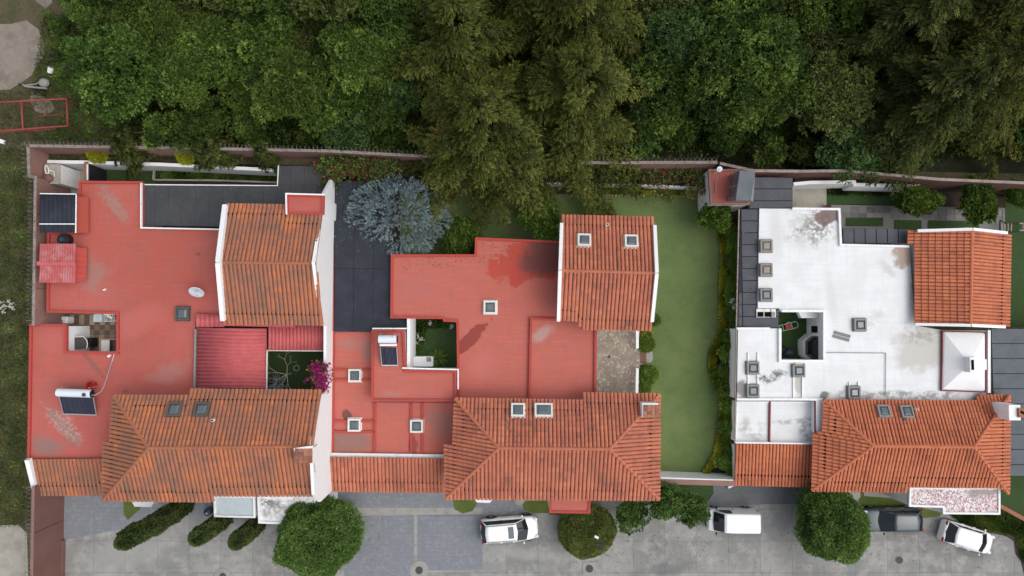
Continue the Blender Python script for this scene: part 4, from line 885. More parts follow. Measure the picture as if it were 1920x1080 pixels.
# pyramid roof with chimney
P = [(1768, 621), (1849, 623), (1849, 735), (1766, 732)]
mb = MB(); mb.prism(W2(P, 3.2), 3.0, 3.22); b = mb.build('raised_roof', m_white3, h3)
q = [(*W(a, b_, 3.3).xy, 3.3) for a, b_ in P]; mb = MB(); mb.ribbon(q, .09, .12, True); mb.build('maroon_edge', m_maroon, b)
v = [W(a, b_, 3.24) for a, b_ in [(1771, 624), (1847, 626), (1847, 732), (1769, 729)]]; apx = W(1818, 683, 4.1); mb = MB(); mb.add(v+[apx], [(0, 4, 1), (1, 4, 2), (2, 4, 3), (3, 4, 0)]); mb.build('pyramid_roof', m_wall, b)
mb = MB(); c = W(1819, 684, 4.4); mb.box((c.x+.1, c.y, 3.9), (.36, 1.05, 1.2)); mb.build('chimney', m_cap, h3); mb = MB(); mb.box((c.x+.1, c.y, 4.53), (.16, .7, .04)); mb.build('flue_opening', m_hole, h3)
mb = MB(); a = W(1824, 670, 4.4); b_ = W(1850, 674, 3.5); c = W(1850, 693, 3.5); d = W(1824, 697, 4.4); mb.add([a, b_, c, d], [(3, 2, 1, 0)]); o = mb.build('chimney_saddle', m_wall, h3); o.modifiers.new('s', 'SOLIDIFY').thickness = .1
# front porch roof peeling to red
flat(h3, [(1705, 914), (1874, 914), (1874, 964), (1768, 963), (1767, 951), (1704, 949)], 3.2, m_peel, par=.08, pw=.14, pm=m_cap)
mb = MB(); mb.prism(W2([(1548, 915), (1600, 915), (1590, 932), (1560, 931)], 2.6), 0, 2.6); mb.build('bay_window', m_wall, h3)
c = W(1602, 927, .6); mb = MB(); mb.cyl((c.x, c.y, 0), (c.x, c.y, .7), .32, .42, 16); mb.build('round_planter', m_band, h3)
patch('path', [(1620, 922), (1720, 922), (1718, 958), (1700, 946), (1672, 934), (1620, 930)], .10, m_band)
# chimney tower on the east end
base = W(1868, 768, 3.8); c = W(1880, 768, 5.2)
mb = MB(); mb.box((base.x+.15, base.y, 4.3), (.8, 1.05, 2.2)); mb.build('chimney', m_wall, h3)
mb = MB(); mb.cyl((base.x+.55, base.y-.02, 4.6), (base.x+.62, base.y, 5.55), .42, .44, 4); mb.build('chimney_cowl', m_brick, h3)
mb = MB(); q = Vector((base.x+.62, base.y, 5.56)); mb.box((q.x, q.y, q.z+.01), (.16, .42, .05), 1.1); mb.build('flue_opening', m_hole, h3)
# shade roofs
panels(h3, 'shade_roof', [(1389, 392), (1423, 392), (1420, 579), (1460, 584), (1459, 614), (1384, 612)], 2.95, m_dark3, 9, .88, 0, .07, org=W(1389, 392, 2.95).xy, seam=m_darkb)
panels(h3, 'shade_roof', [(1404, 332), (1486, 334), (1486, 389), (1404, 391)], 3.0, m_dark3, 9, .88, 0, .07, seam=m_darkb)
panels(h3, 'shade_roof', [(1580, 428), (1702, 430), (1702, 456), (1580, 456)], 2.8, m_dark3, .82, 9, 0, .07, seam=m_darkb)
panels(h3, 'shade_roof', [(1858, 616), (2300, 616), (2300, 892), (1860, 892)], 2.7, m_dark4, 20, 1.1, 0, .06, seam=m_darkb)
rib(h3, [(1386, 392), (1381, 614), (1378, 830)], 2.95, .08, .08, m_capdirty, 'fascia')
# rear tower room with red roof, big sloping dormer
flat(h3, [(1328, 318), (1412, 318), (1404, 384), (1332, 384)], 3.4, m_red1, pw=.16, par=.1, pm=m_brownlt)
a, b_ = W(1368, 328, 3.4), W(1364, 378, 3.4); c, d = W(1416, 322, 3.4), W(1412, 378, 3.4)
e, f = W(1387, 320, 5.4), W(1379, 376, 5.4); gg, hh_ = W(1416, 322, 4.6), W(1408, 376, 4.6)
mb = MB(); mb.add([a, b_, d, c, e, f, hh_, gg], [(0, 1, 2, 3), (0, 4, 5, 1), (1, 5, 6, 2), (2, 6, 7, 3), (3, 7, 4, 0)]); dm = mb.build('dormer', m_fr_gry, h3)
mb = MB(); nrm = Vector((0, 0, .04)); mb.add([e+nrm, f+nrm, hh_+nrm, gg+nrm], [(0, 1, 2, 3)]); o = mb.build('dormer_roof', m_dark4, dm); o.modifiers.new('s', 'SOLIDIFY').thickness = .06
for k in range(2):
    for j in range(2):
        mb = MB(); t0, t1 = .12+.4*k, .46+.4*k; s0, s1 = .15+.38*j, .48+.38*j
        qd = [a.lerp(b_, t).lerp(e.lerp(f, t), s) for t, s in ((t0, s0), (t1, s0), (t1, s1), (t0, s1))]; nn = (qd[1]-qd[0]).cross(qd[2]-qd[1]).normalized(); nn = nn if nn.x < 0 else -nn
        mb.add([x+nn*.03 for x in qd], [(0, 1, 2, 3)]); mb.build('window_pane', m_glass, dm)
# three framed openings and post beside the courtyard
for i, x in enumerate((1426, 1439.5, 1450)):
    mb = MB(); c = W(x, 587, 3.15); wd_ = .45 if i < 2 else .3; mb.box((c.x, c.y, 3.05), (wd_+.1, .62, .12)); o = mb.build('roof_vent', m_fr_wht, h3)
    mb = MB(); mb.box((c.x, c.y-.1, 3.12), (wd_-.03, .36, .04)); mb.build('vent_opening', m_hole if i < 2 else m_fr_gry, o)
# courtyard bay window, east window
bw = [(1500, 640), (1512, 629), (1545, 629), (1545, 676), (1520, 676), (1508, 672)]
c = W(1530, 652, 1.2); mb = MB(); mb.prism([(c.x-.9, c.y+.55), (c.x-.9, c.y-.6), (c.x-.3, c.y-1.1), (c.x+.8, c.y-1.1), (c.x+.8, c.y+1.05), (c.x-.3, c.y+1.05)], 0, 1.0); bo = mb.build('bay_window', m_cap, h3)
mb = MB(); mb.prism([(c.x-.72, c.y+.48), (c.x-.72, c.y-.5), (c.x-.2, c.y-.95), (c.x+.7, c.y-.95), (c.x+.7, c.y+.9), (c.x-.2, c.y+.9)], .9, 2.1); mb.build('bay_glass', m_carglass, bo)
mb = MB(); mb.prism([(c.x-.1, c.y+.45), (c.x-.1, c.y-.45), (c.x+.2, c.y-.95), (c.x+.9, c.y-.95), (c.x+.9, c.y+.9), (c.x+.2, c.y+.9)], 2.1, 2.3); mb.build('bay_roof', m_wall, bo)
cw = W(1545, 618, 3.0); mb = MB(); mb.box((cw.x-.03, cw.y, 1.5), (.06, .5, 1.0)); mb.build('window', m_carglass, h3)
mb = MB(); c = W(1500, 590, 2.3); mb.prism([(c.x-.2, c.y+.5), (c.x+.15, c.y-.25), (c.x+1.3, c.y-.25), (c.x+1.7, c.y+.5)], 1.7, 2.2); mb.build('window_hood', m_cap, h3)
# pipes on the white roof
mb = MB(); mb.tube([W(1547, 661, 3.18), W(1661, 662, 3.18), W(1660, 744, 3.18)], .025, 5); tag(mb.build('roof_pipe', m_fr_gry), 'thin grey conduit turning a right angle across the white roof', 'pipe')
for i, (x, y) in enumerate(((1580, 627), (1578, 634))):
    mb = MB(); c = W(x, y, 3.2); mb.box((c.x, c.y, 3.14), (1.2, .22, .06), -.27); tag(mb.build('plank', m_plant1), ['grey plank lying on the white roof, upper of the pair', 'grey plank lying on the white roof, lower of the pair'][i], 'plank', 'planks on the white roof')
# low white retaining walls
def lowwall(label, pts, z, dz, m=m_wall, w=.25, cap=None, name='retaining_wall'):
    t = thing(name, label, 'wall', (*W(*pts[0], 0).xy, 0)); mb = MB(); mb.ribbon([(*W(a, b, z).xy, z) for a, b in pts], w, dz); mb.build('wall_face', m, t); return t
lowwall('white retaining wall of the planting strip behind the left house', [(84, 303), (160, 304), (300, 308), (420, 314), (521, 319)], 2.0, 2.0)
lowwall('thin white planter edge along the rear of the middle garden', [(880, 341), (1000, 343), (1200, 347), (1318, 352)], .9, .9, m_cap, .15)
lowwall('white retaining wall behind the stone walk of the right house', [(1488, 345), (1520, 342), (1602, 341), (1603, 346), (1724, 349)], 2.0, 2.0)
lowwall('pale kerb round the flower bed behind the left house', [(287, 337), (288, 319)], .4, .4, m_bands, .12, name='bed_kerb'); 
lowwall('long pale kerb along the flower bed behind the left house', [(287, 337), (400, 338), (522, 342)], .4, .4, m_bands, .12, name='bed_kerb')
sheet('planting_strip', [(66, 296), (520, 309), (612, 312), (612, 290), (66, 282)], 1.7, m_ground, th=1.7)
sheet('planting_strip', [(780, 305), (900, 309), (1320, 318), (1320, 347), (880, 338), (780, 336)], .85, m_soil, th=.85)
sheet('planting_strip', [(1490, 330), (1600, 330), (1730, 338), (2200, 358), (2200, 364), (1730, 352), (1600, 342), (1490, 343)], 1.4, m_soil, th=1.4)
# fuel/tank store and gate behind the left house
t = thing('store_room', 'small cream roofed store with white walls behind the left red roof', 'shed', W(100, 335, 0))
mb = MB(); mb.prism(W2([(97, 309), (113, 309), (113, 344), (97, 344)], 2.4), 0, 2.4); mb.build('wall', m_cap, t)
mb = MB(); mb.prism(W2([(84, 308), (112, 308), (112, 345), (84, 345)], 2.48), 2.4, 2.5); mb.build('slab_roof', m_bands, t)
mb = MB(); c = W(113, 327, 1.2); mb.box((c.x, c.y, 1.1), (.06, 1.3, 2.0)); mb.build('door', m_wood, t)
t = thing('garden_gate', 'dark leaf gate between white posts behind the left house', 'gate', W(180, 322, 0))
mb = MB(); a = W(167, 308, 2.2); b_ = W(167, 338, 2.2); mb.ribbon([(a.x, a.y, 2.2), (b_.x, b_.y, 2.2)], .12, 2.2); mb.build('gate_leaf', m_black, t)
mb = MB(); mb.ribbon([(a.x-.1, a.y, 2.26), (b_.x-.1, b_.y, 2.26)], .1, 2.26); mb.build('gate_frame', m_cap, t)
lowwall('brick topped white wall strip between the yard and the small lawn', [(161, 303), (161, 340)], 2.1, 2.1, m_brick, .28, name='brick_wall')
# ================================================================ TREES AND PLANTS
CR = {}
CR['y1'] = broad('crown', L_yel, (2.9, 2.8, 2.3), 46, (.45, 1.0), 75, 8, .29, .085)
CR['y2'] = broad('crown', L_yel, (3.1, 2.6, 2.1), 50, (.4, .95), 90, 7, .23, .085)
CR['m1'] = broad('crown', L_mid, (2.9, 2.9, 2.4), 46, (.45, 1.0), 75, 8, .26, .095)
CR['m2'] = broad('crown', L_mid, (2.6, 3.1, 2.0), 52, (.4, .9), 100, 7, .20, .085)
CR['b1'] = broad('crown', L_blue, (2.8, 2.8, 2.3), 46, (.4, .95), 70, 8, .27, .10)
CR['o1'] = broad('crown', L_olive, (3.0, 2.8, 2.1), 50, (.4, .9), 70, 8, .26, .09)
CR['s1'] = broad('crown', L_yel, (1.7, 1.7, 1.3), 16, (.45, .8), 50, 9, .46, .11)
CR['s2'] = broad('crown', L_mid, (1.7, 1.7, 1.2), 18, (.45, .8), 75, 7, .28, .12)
KIND = {'y': 'yellow green', 'm': 'mid green', 'b': 'bluish green', 'o': 'olive green seed-topped', 's': 'bushy green'}
cons = [(915, 283, 6.2, 14, 'c'), (1062, 262, 6.3, 15, 'c'), (868, 150, 5.6, 12.5, 'c'), (1075, 95, 6.2, 16, 'c'), (985, 30, 5.5, 15, 'c'),
        (1640, 238, 5.4, 13, 'd'), (1610, 120, 5.6, 13, 'd'), (1740, 210, 5.8, 14, 'c'), (1770, 90, 6, 15, 'c'), (1690, 20, 5.5, 14, 'c'), (1845, 150, 5.5, 13, 'c')]
placed = []
rows = {}
def clear(px, py, r):
    for (a, b, R_, h_, k) in cons:
        # a cypress hides what stands under its leaning crown
        for f in (0, .5):
            qx, qy = 960+(a-960)*(1+f*h_/53), 600+(b-600)*(1+f*h_/53)
            if (px-qx)**2+((py-qy))**2 < (R_*24*.72)**2: return False
    return True
rr = random.Random(5); forest = []
for j, by in enumerate((262, 205, 150, 95, 40, -15, -70, -125)):
    x = -60 if by < 20 else 90
    while x < 1990:
        x += rr.uniform(58, 96)
        px = x; py = by+rr.uniform(-14, 14)+(x > 1350)*28*(j == 0)
        if py > 95 and px < 290+max(0, py-190)*.5: continue
        if 30 < py <= 130 and px < 245: continue
        if py <= 30 and px < 240: continue
        if not clear(px, py, 60): continue
        forest.append((px, py, j))
ordn = ['first', 'second', 'third', 'fourth', 'fifth', 'sixth', 'seventh', 'eighth', 'ninth', 'tenth', 'eleventh', 'twelfth', 'thirteenth', 'fourteenth', 'fifteenth', 'sixteenth', 'seventeenth', 'eighteenth', 'nineteenth', 'twentieth', 'twenty-first', 'twenty-second', 'twenty-third', 'twenty-fourth', 'twenty-fifth', 'twenty-sixth', 'twenty-seventh', 'twenty-eighth', 'twenty-ninth', 'thirtieth', 'thirty-first']
rown = ['row nearest the walls', 'second row', 'third row', 'fourth row', 'fifth row', 'row by the top edge', 'row past the top edge', 'farthest row']
cnt = {}
for (px, py, j) in forest:
    cnt[j] = cnt.get(j, 0)+1
    if px < 760: key = rr.choice(['y1', 'y2', 'y1', 'm1', 'o1', 'y2', 'm2'])
    else: key = rr.choice(['b1', 'm1', 'o1', 'm2', 'm1', 'y2', 'y1'])
    if j == 0: key = rr.choice(['m2', 's1', 's2', 'b1', 'm2']) if px > 760 or rr.random() < .5 else rr.choice(['y2', 'm2', 's1'])
    s = rr.uniform(.85, 1.2)*(.8 if j == 0 else 1); zc = rr.choice([2.4, 3.4, 4.6, 5.8, 6.8])*(.6 if j == 0 else 1)
    # spread trees by canopy height
    p = W(px, py, 0); p.z = 0
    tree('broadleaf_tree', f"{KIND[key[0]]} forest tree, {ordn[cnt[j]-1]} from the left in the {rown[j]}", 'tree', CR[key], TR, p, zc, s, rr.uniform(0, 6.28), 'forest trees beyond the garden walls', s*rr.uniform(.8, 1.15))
# low undergrowth filling between the trees
n = 60000; xs = RS.uniform(-36, 44, n); ys = RS.uniform(12.5, 31, n)
wallx = xs; keep = ~((xs < -30+RS.normal(size=n)*.8) & (ys > 12)); keep &= ys > (13.0-(xs > 17)*1.6+RS.normal(size=n)*.15)
xs, ys = xs[keep], ys[keep]; hh = np.array([max(0., noise.noise(Vector((a*.45, b*.45, 0))))*2.6+.2 for a, b in zip(xs, ys)])
P = np.stack([xs, ys, hh*RS.uniform(.3, 1, len(xs))], 1); C, D, LL, WW, TT = rosettes(P, np.tile([0, 0, 1.], (len(P), 1)), 4, .26, .11, 1.0, .3, .38+.15*RS.normal(size=len(P)))
o = obj('undergrowth', leafmesh('undergrowth', C, D, LL, WW, TT, L_mid)); o['kind'] = 'stuff'
# big cypresses
CC = [conifer('crown', L_con, 6., 14., 1.8), conifer('crown', L_con, 5.8, 13., 1.6), conifer('crown', L_condk, 5.8, 13.5, 1.6)]; print('conifer', len(CC[0].polygons), len(CR['y1'].polygons))
clab = ['golden olive cypress hanging over the rear wall, left of the central pair', 'golden olive cypress hanging over the rear wall, right of the central pair', 'golden tipped cypress behind and left of the central pair', 'tall olive cypress high in the centre of the forest', 'olive cypress cut by the top edge at the centre',
        'dark olive cypress nearest the rear wall in the right hand clump', 'dark cypress on the left side of the right hand clump', 'olive cypress with drooping gold tips in the middle of the right hand clump', 'large olive cypress with layered fronds at the back of the right clump', 'olive cypress at the top edge on the right', 'olive cypress at the right edge above the wall']
for i, (px, py, r, h, k) in enumerate(cons):
    b = CC[2] if k == 'd' else CC[i % 2]; t = thing('cypress_tree', clab[i], 'tree', W(px, py, 0), 'large cypresses in the forest')
    s = r/5.9; obj('crown', b, t, (0, 0, 0), (0, 0, i*1.3), (s, s, h/13.7)); obj('trunk', TRC, t, (0, 0, 0), scale=(1, 1, h/5.))
# silver blue tree
def silver():
    Ps, Ns, Ts = [], [], []
    spots = [(-2.6, -.3, 2.6, 1.0), (-1.9, -1.3, 2.5, .9), (-2.2, .9, 3.0, .9), (-1.2, 1.5, 3.2, .9), (-.2, 1.9, 3.0, .8), (-1.0, -.2, 4.0, 1.1), (.2, .6, 4.4, 1.1), (1.3, 1.1, 3.6, .9), (2.4, .3, 3.0, 1.0), (2.8, -.7, 2.8, .8),
             (1.4, -.5, 3.9, 1.0), (.4, -.6, 4.2, .9), (2.0, -1.6, 3.0, 1.0), (1.0, -2.2, 3.0, .9), (0, -2.9, 2.6, .7), (-.6, -1.5, 3.5, .7), (-.4, -3.2, 2.4, .45), (-3.1, -.5, 2.4, .5), (1.8, -2.4, 2.5, .6), (-2.9, .3, 2.6, .5), (.9, 2.0, 2.9, .5)]
    for x, y, z, r in spots:
        n = int(95*r*r); s = sph(n); s[:, 2] = np.where(RS.rand(n) < .8, np.abs(s[:, 2]), s[:, 2]); c = np.array([x, y, z]); o = np.array([x, y, .3*z]); o = o/np.linalg.norm(o)
        P = c+s*(r*(1-.4*RS.rand(n)))[:, None]*np.array([1, 1, .7]); Ps.append(P); Ns.append(unit(s*.6+o+RS.normal(size=(n, 3))*.25)); Ts.append(.45+RS.normal()*.1+RS.normal(size=n)*.15)
    P, N_, T = np.concatenate(Ps), np.concatenate(Ns), np.concatenate(Ts)
    k = 12; n = len(P); P2 = np.repeat(P, k, 0); N2 = np.repeat(N_, k, 0); st = RS.uniform(0, .45, n*k)
    D = unit(N2*.95+RS.normal(size=(n*k, 3))*.38); return leafmesh('crown', P2+N2*st[:, None], D, RS.uniform(.14, .32, n*k), .042, np.repeat(T, k)+.25*st+RS.normal(size=n*k)*.12, L_sil, .05)
t = thing('silver_spruce', 'silvery blue needle tree overhanging the dark shade roof', 'tree', W(758, 408, 0)); obj('crown', silver(), t, (0, 0, 0), (0, 0, 0), (1.0, .9, 1)); obj('trunk', TRC, t, (0, 0, 0), scale=(.5, .5, 1.1))
# garden and street trees
def ballish(P): return P
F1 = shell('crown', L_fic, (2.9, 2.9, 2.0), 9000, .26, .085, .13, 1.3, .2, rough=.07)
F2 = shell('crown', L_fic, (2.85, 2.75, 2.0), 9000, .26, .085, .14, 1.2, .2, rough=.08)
for px, py, zc, me, rz, sc, lab in ((594, 1010, 2.6, F1, .4, (1.04, .95, 1), 'dense round green ficus beside the stained porch of the left house'), (1563, 983, 2.7, F2, 2., (.98, .86, 1), 'dense round ficus between the white van and the slate car')):
    c = W(px, py, zc+.6); t = thing('ficus_tree', lab, 'tree', (c.x, c.y, 0)); obj('crown', me, t, (0, 0, zc), (0, 0, rz), sc); obj('trunk', TR, t, scale=(1.2, 1.2, .5))
c = W(1101, 997, 1.6); t = thing('clipped_bush', 'ball clipped bush with reddish tips in the road island before the middle house', 'bush', (c.x, c.y, 0)); obj('crown', shell('crown', L_top, (2.08, 1.95, 1.5), 13000, .17, .06, .06, 1.8, .2, rough=.09), t, (0, 0, 1.3)); obj('trunk', TR, t, scale=(1, 1, .25))
S1 = broad('crown', L_fic, (1.25, 1.3, 1.4), 26, (.3, .65), 150, 7, .18, .075, fill=.35)
for i, (px, py, zc, s, lab) in enumerate(((1183, 962, 2.2, 1.0, 'small round street tree right of the clipped ball bush'), (1245, 937, 2.4, 1.08, 'small street tree tucked under the eave corner of the middle house'), (1294, 952, 2.2, 1.0, 'small street tree touching the front of the white van'))):
    c = W(px, py, zc); t = thing('street_tree', lab, 'tree', (c.x, c.y, 0), 'small trees along the kerb'); obj('crown', S1, t, (0, 0, zc), (0, 0, i*2.), (s*.95, s, s)); obj('trunk', TR, t, scale=(.5, .5, zc/4.3))
def column(label, base, h, r, n):
    b = W(*base, 0); t = thing('column_cypress', label, 'tree', b, 'columnar cypresses before the left house')
    def sh(P):
        z = P[:, 2]; f = np.clip((z+1)/2, 0, 1); k = np.where(f < .15, .7+2*f, 1.0)*np.where(f > .8, 1-(f-.8)*1.6, 1)
        return np.stack([P[:, 0]*k, P[:, 1]*k, z], 1)
    s = sph(n); ang = RS.uniform(0, 6.28, n); f = RS.rand(n); lump = np.array([noise.noise(Vector((math.cos(a)*1.5, math.sin(a)*1.5, q*6))) for a, q in zip(ang, f)])
    prof = np.minimum(1, .55+f*3)*np.where(f > .72, np.sqrt(np.maximum(0.02, 1-((f-.72)/.28)**2)), 1)
    rad = r*prof*(1+.30*lump-.12*RS.rand(n)); P = np.stack([np.cos(ang)*rad, np.sin(ang)*rad, .3+f*(h-.3)], 1); N_ = np.stack([np.cos(ang), np.sin(ang), np.full(n, .6)], 1)
    C, D, LL, WW, TT = rosettes(P, unit(N_), 3, .2, .07, .7, .5, .45+lump*.4+RS.normal(size=n)*.08)  # hollows tinted darker than bulges, shading put into the leaf colour
    m = n//2; a2 = RS.uniform(0, 6.28, m); f2 = RS.rand(m); Q = np.stack([np.cos(a2)*r*.6, np.sin(a2)*r*.6, .3+f2*(h-.8)], 1)
    C = np.concatenate([C, Q]); D = np.concatenate([D, sph(m)]); LL = np.concatenate([LL, np.full(m, .4)]); WW = np.concatenate([WW, np.full(m, .25)]); TT = np.concatenate([TT, np.full(m, .1)])  # core leaves tinted darkest, painting the shade inside the column
    obj('crown', leafmesh('crown', C, D, LL, WW, TT, L_cyp), t); obj('trunk', TRC, t, scale=(.35, .35, h/6))
column('tallest dark columnar cypress left of the pale porch, leaning outwards in view', (352, 946), 9.2, .60, 8000)
column('middle columnar cypress before the pale grey porch roof', (430, 966), 6.0, .52, 5000)
column('shortest columnar cypress before the stained white porch', (487, 980), 5.0, .52, 4500)
CI = broad('crown', L_cit, (1.6, 1.5, 1.3), 26, (.35, .7), 110, 7, .24, .10, fill=.3, spread=1.1)
for i, (px, py, zc, s, lab) in enumerate((((1016, 414), 0, 2.6, (1.0, .95, 1), 'bright leafy tree touching the tiled rear wing of the middle house'), ((862, 446), 0, 1.6, (1.25, .85, .9), 'broad shrub in the shade behind the middle house'), ((1718, 379), 0, 2.2, (1.12, .72, .9), 'yellowish citrus tree over the stone walk, left of the pair'), ((1832, 382), 0, 2.3, (1.22, .80, .95), 'dark leaved citrus tree over the stone walk, right of the pair'), ((1340, 405), 0, 1.9, (.85, .75, .9), 'rounded shrub at the top corner of the long lawn'), ((1900, 362), 0, 1.3, (.8, .5, .7), 'low shrub beside the wall at the right edge'))):
    c = W(*px, zc); t = thing('garden_tree', lab, 'tree', (c.x, c.y, 0)); obj('crown', CI, t, (0, 0, zc), (0, 0, i*1.7), s); obj('trunk', TR, t, scale=(.5, .5, zc/4.5))
GO = shell('crown', L_gold, (.72, .5, .55), 900, .16, .05, .1, 1.5, .3)
for px, py, lab, s in ((181, 291, 'golden yellow shrub before the rear wall, left of the two', 1), (346, 296, 'golden yellow shrub before the rear wall, right of the two', .85)):
    c = W(px, py, 2.3); t = thing('golden_shrub', lab, 'shrub', (c.x, c.y, 1.7)); obj('crown', GO, t, (0, 0, .5), (0, 0, -.4), (s, s, s)); obj('stem', TRC, t, scale=(.15, .15, .1))
DK = conifer('crown', L_condk, 1.25, 2.6, .2, .22, 8, .20, .06, pl=.5)
for px, py, lab, s in ((262, 292, 'feathery dark conifer spilling over the rear wall, leftmost', 1.25), (412, 296, 'feathery dark conifer spilling over the rear wall, middle', 1.2), (508, 298, 'feathery dark conifer spilling over the rear wall, rightmost', .9)):
    c = W(px, py, 2.2); t = thing('dwarf_conifer', lab, 'shrub', (c.x, c.y, 1.7)); obj('crown', DK, t, (0, 0, .4), (0, 0, px), (s, s*.8, s)); obj('stem', TRC, t, scale=(.15, .15, .3))
# hedge of mixed shrubs along the lawn
HD = [broad('crown', L_hedge, (.85, .85, .7), 8, (.35, .6), 260, 6, .13, .06, fill=.6), broad('crown', L_hedge, (.8, .95, .75), 9, (.3, .55), 200, 7, .22, .05, fill=.6, base=-.08), broad('crown', L_hedge, (.9, .8, .6), 8, (.35, .6), 240, 6, .12, .055, fill=.6, base=.12)]
hl = ['dark', 'bright', 'leafy', 'spiky leaved']
k = 0; y = 432
while y < 895:
    xc = (1377 if k % 2 else 1373) if y < 630 else (1375 if k % 2 else 1368)
    if 655 < y < 730: xc = 1373 if k % 2 else 1357
    if y > 850: xc = 1373 if k % 2 else 1356
    s = rr.uniform(.70, .98); c = W(xc+rr.uniform(-4, 4), y, .8)
    t = thing('hedge_shrub', f"{hl[k % 4]} shrub, {ordn[k]} from the top in the border along the long lawn", 'shrub', (c.x, c.y, 0), 'border shrubs along the long lawn')
    obj('crown', HD[k % 3], t, (0, 0, .8), (0, 0, k*1.1), (s*.92, s, s)); obj('stem', TRC, t, scale=(.2, .2, .1)); k += 1; y += rr.uniform(14, 19)
def blades(name, pts, n, L, Wd, m, up=1., base=.5, z=.05):
    """short leaves scattered inside a polygon of photo pixels"""
    P = W2(pts, z); xs = [p[0] for p in P]; ys = [p[1] for p in P]; out = []
    from mathutils.geometry import intersect_point_line
    def inside(x, y):
        r = False; j = len(P)-1
        for i in range(len(P)):
            if (P[i][1] > y) != (P[j][1] > y) and x < (P[j][0]-P[i][0])*(y-P[i][1])/(P[j][1]-P[i][1])+P[i][0]: r = not r
            j = i
        return r
    while len(out) < n:
        x, y = rr.uniform(min(xs), max(xs)), rr.uniform(min(ys), max(ys))
        if inside(x, y): out.append((x, y, z))
    C = np.array(out); D = unit(RS.normal(size=(n, 3))*.8+np.array([0, 0, up])); tn = np.array([noise.noise(Vector(q)*.8)*.8 for q in out])
    o = obj(name, leafmesh(name, C, D, L*RS.uniform(.6, 1.3, n), Wd, base+tn+RS.normal(size=n)*.15, m)); o['kind'] = 'stuff'; return o
edge = [(1334, 424), (1347, 438), (1352, 470), (1349, 520), (1349, 560), (1348, 620), (1342, 638), (1331, 658), (1329, 690), (1335, 710), (1345, 735), (1351, 760), (1347, 800), (1339, 850), (1314, 893)]
blades('ground_cover', edge+[(x+13, y) for x, y in edge[::-1]], 20000, .14, .07, L_gold, 1., .42, .34)
blades('ground_cover', [(1085, 356), (1318, 360), (1318, 366), (1085, 363)], 6000, .14, .07, L_gold, 1., .40, .3)
blades('wild_grass', [(-40, 275), (50, 275), (52, 340), (62, 340), (58, 610), (54, 860), (60, 985), (-40, 985)], 15000, .34, .035, L_grass, .9, .45, .02)
blades('wild_grass', [(-40, 180), (215, 150), (240, 268), (-40, 270)], 9000, .3, .035, L_grass, .9, .5, .02)
blades('weeds', [(-40, 280), (50, 280), (52, 340), (58, 600), (50, 860), (56, 985), (-40, 985)], 7000, .26, .09, L_hedge, .8, .2, .03)
blades('weeds', [(110, 60), (215, 150), (236, 262), (60, 268), (140, 200), (90, 140)], 4000, .26, .09, L_hedge, .8, .15, .03)
blades('wild_grass', [(84, 20), (160, 30), (200, 170), (60, 180)], 5000, .34, .05, L_mid, .9, .4, .02)
blades('wild_grass', [(66, 284), (520, 294), (520, 308), (66, 298)], 5000, .3, .035, L_grass, .9, .4, 1.7)
blades('flower_bed', [(290, 322), (520, 324), (522, 338), (290, 334)], 4500, .28, .10, L_mid, .8, .3, .1)
blades('flower_bed', [(1555, 354), (1700, 358), (1700, 366), (1555, 364)], 2500, .26, .09, L_mid, .8, .3, .1)
blades('courtyard_plants', [(767, 598), (845, 598), (850, 612), (800, 616), (795, 640), (782, 665), (767, 668)], 3500, .25, .10, L_mid, .8, .35, .1)
blades('front_bed_plants', [(1780, 962), (1870, 966), (1900, 1000), (1840, 992), (1800, 976)], 5000, .3, .08, L_mid, .8, .4, .1)
blades('front_bed_plants', [(1870, 950), (1940, 985), (1990, 1080), (1915, 1050), (1905, 1010)], 5000, .25, .08, L_mid, .8, .25, .1)
# stones edging the lawn
mb = MB()
def stones(pts, step=.24, sz=.09):
    P = [W(a, b, .1) for a, b in pts]
    for i in range(len(P)-1):
        L = (P[i+1]-P[i]).length; n = int(L/step)
        for k in range(n):
            q = P[i].lerp(P[i+1], k/n); mb.box((q.x+rr.uniform(-.02, .02), q.y, .1), (sz*rr.uniform(.8, 1.3), sz*1.2, .14), rr.uniform(-.5, .5), 0, rr.random())
stones(edge); stones([(1085, 366), (1318, 368)])
o = mb.build('edging_stones', m_stone, kind='stuff')
# creepers
def creeper(label, spots, mcol, ratio, zz, name='bougainvillea'):
    t = thing(name, label, 'climbing plant', (*W(*spots[0][:2], 0).xy, 0)); G, F = [], []
    for (px, py, r, n) in spots:
        c = W(px, py, zz); q = np.array(c)+RS.normal(size=(n, 3))*np.array([r, r*.7, r*.35])
        m = int(n*ratio); F.append(q[:m]); G.append(q[m:])
    for nm, A_, mm, LL_ in (('flowers', F, mcol, .13), ('leaves', G, L_mid, .2)):
        A_ = np.concatenate(A_)
        if not len(A_): continue
        C, D, LL, WW, TT = rosettes(A_, sph(len(A_)), 4, LL_, LL_*.55, 1, .4, .45+.2*RS.normal(size=len(A_))); obj(nm, leafmesh(nm, C, D, LL, WW, TT, mm), t).matrix_parent_inverse = Matrix.Translation(-t.location)
    mb = MB()
    for (px, py, r, n) in spots:
        c = W(px, py, zz)
        for k in range(3): mb.cyl((c.x+rr.uniform(-r, r), c.y+.3, zz-1.2), (c.x+rr.uniform(-r, r)*1.3, c.y-rr.uniform(.2, 1), zz+.1), .02, .01, 4)
    mb.build('stems', m_bark, t)
creeper('magenta bougainvillea spilling over the white wall of the small courtyard', [(600, 690, .3, 300), (600, 708, .34, 330), (604, 727, .22, 160)], L_mag, .86, 5.1)
creeper('crimson creeper tumbling from the rear wall near the silver blue tree', [(612, 312, .5, 200), (630, 330, .4, 160), (655, 310, .7, 260), (690, 318, .6, 240), (720, 305, .8, 260), (610, 345, .2, 60)], L_crim, .33, 3.2)
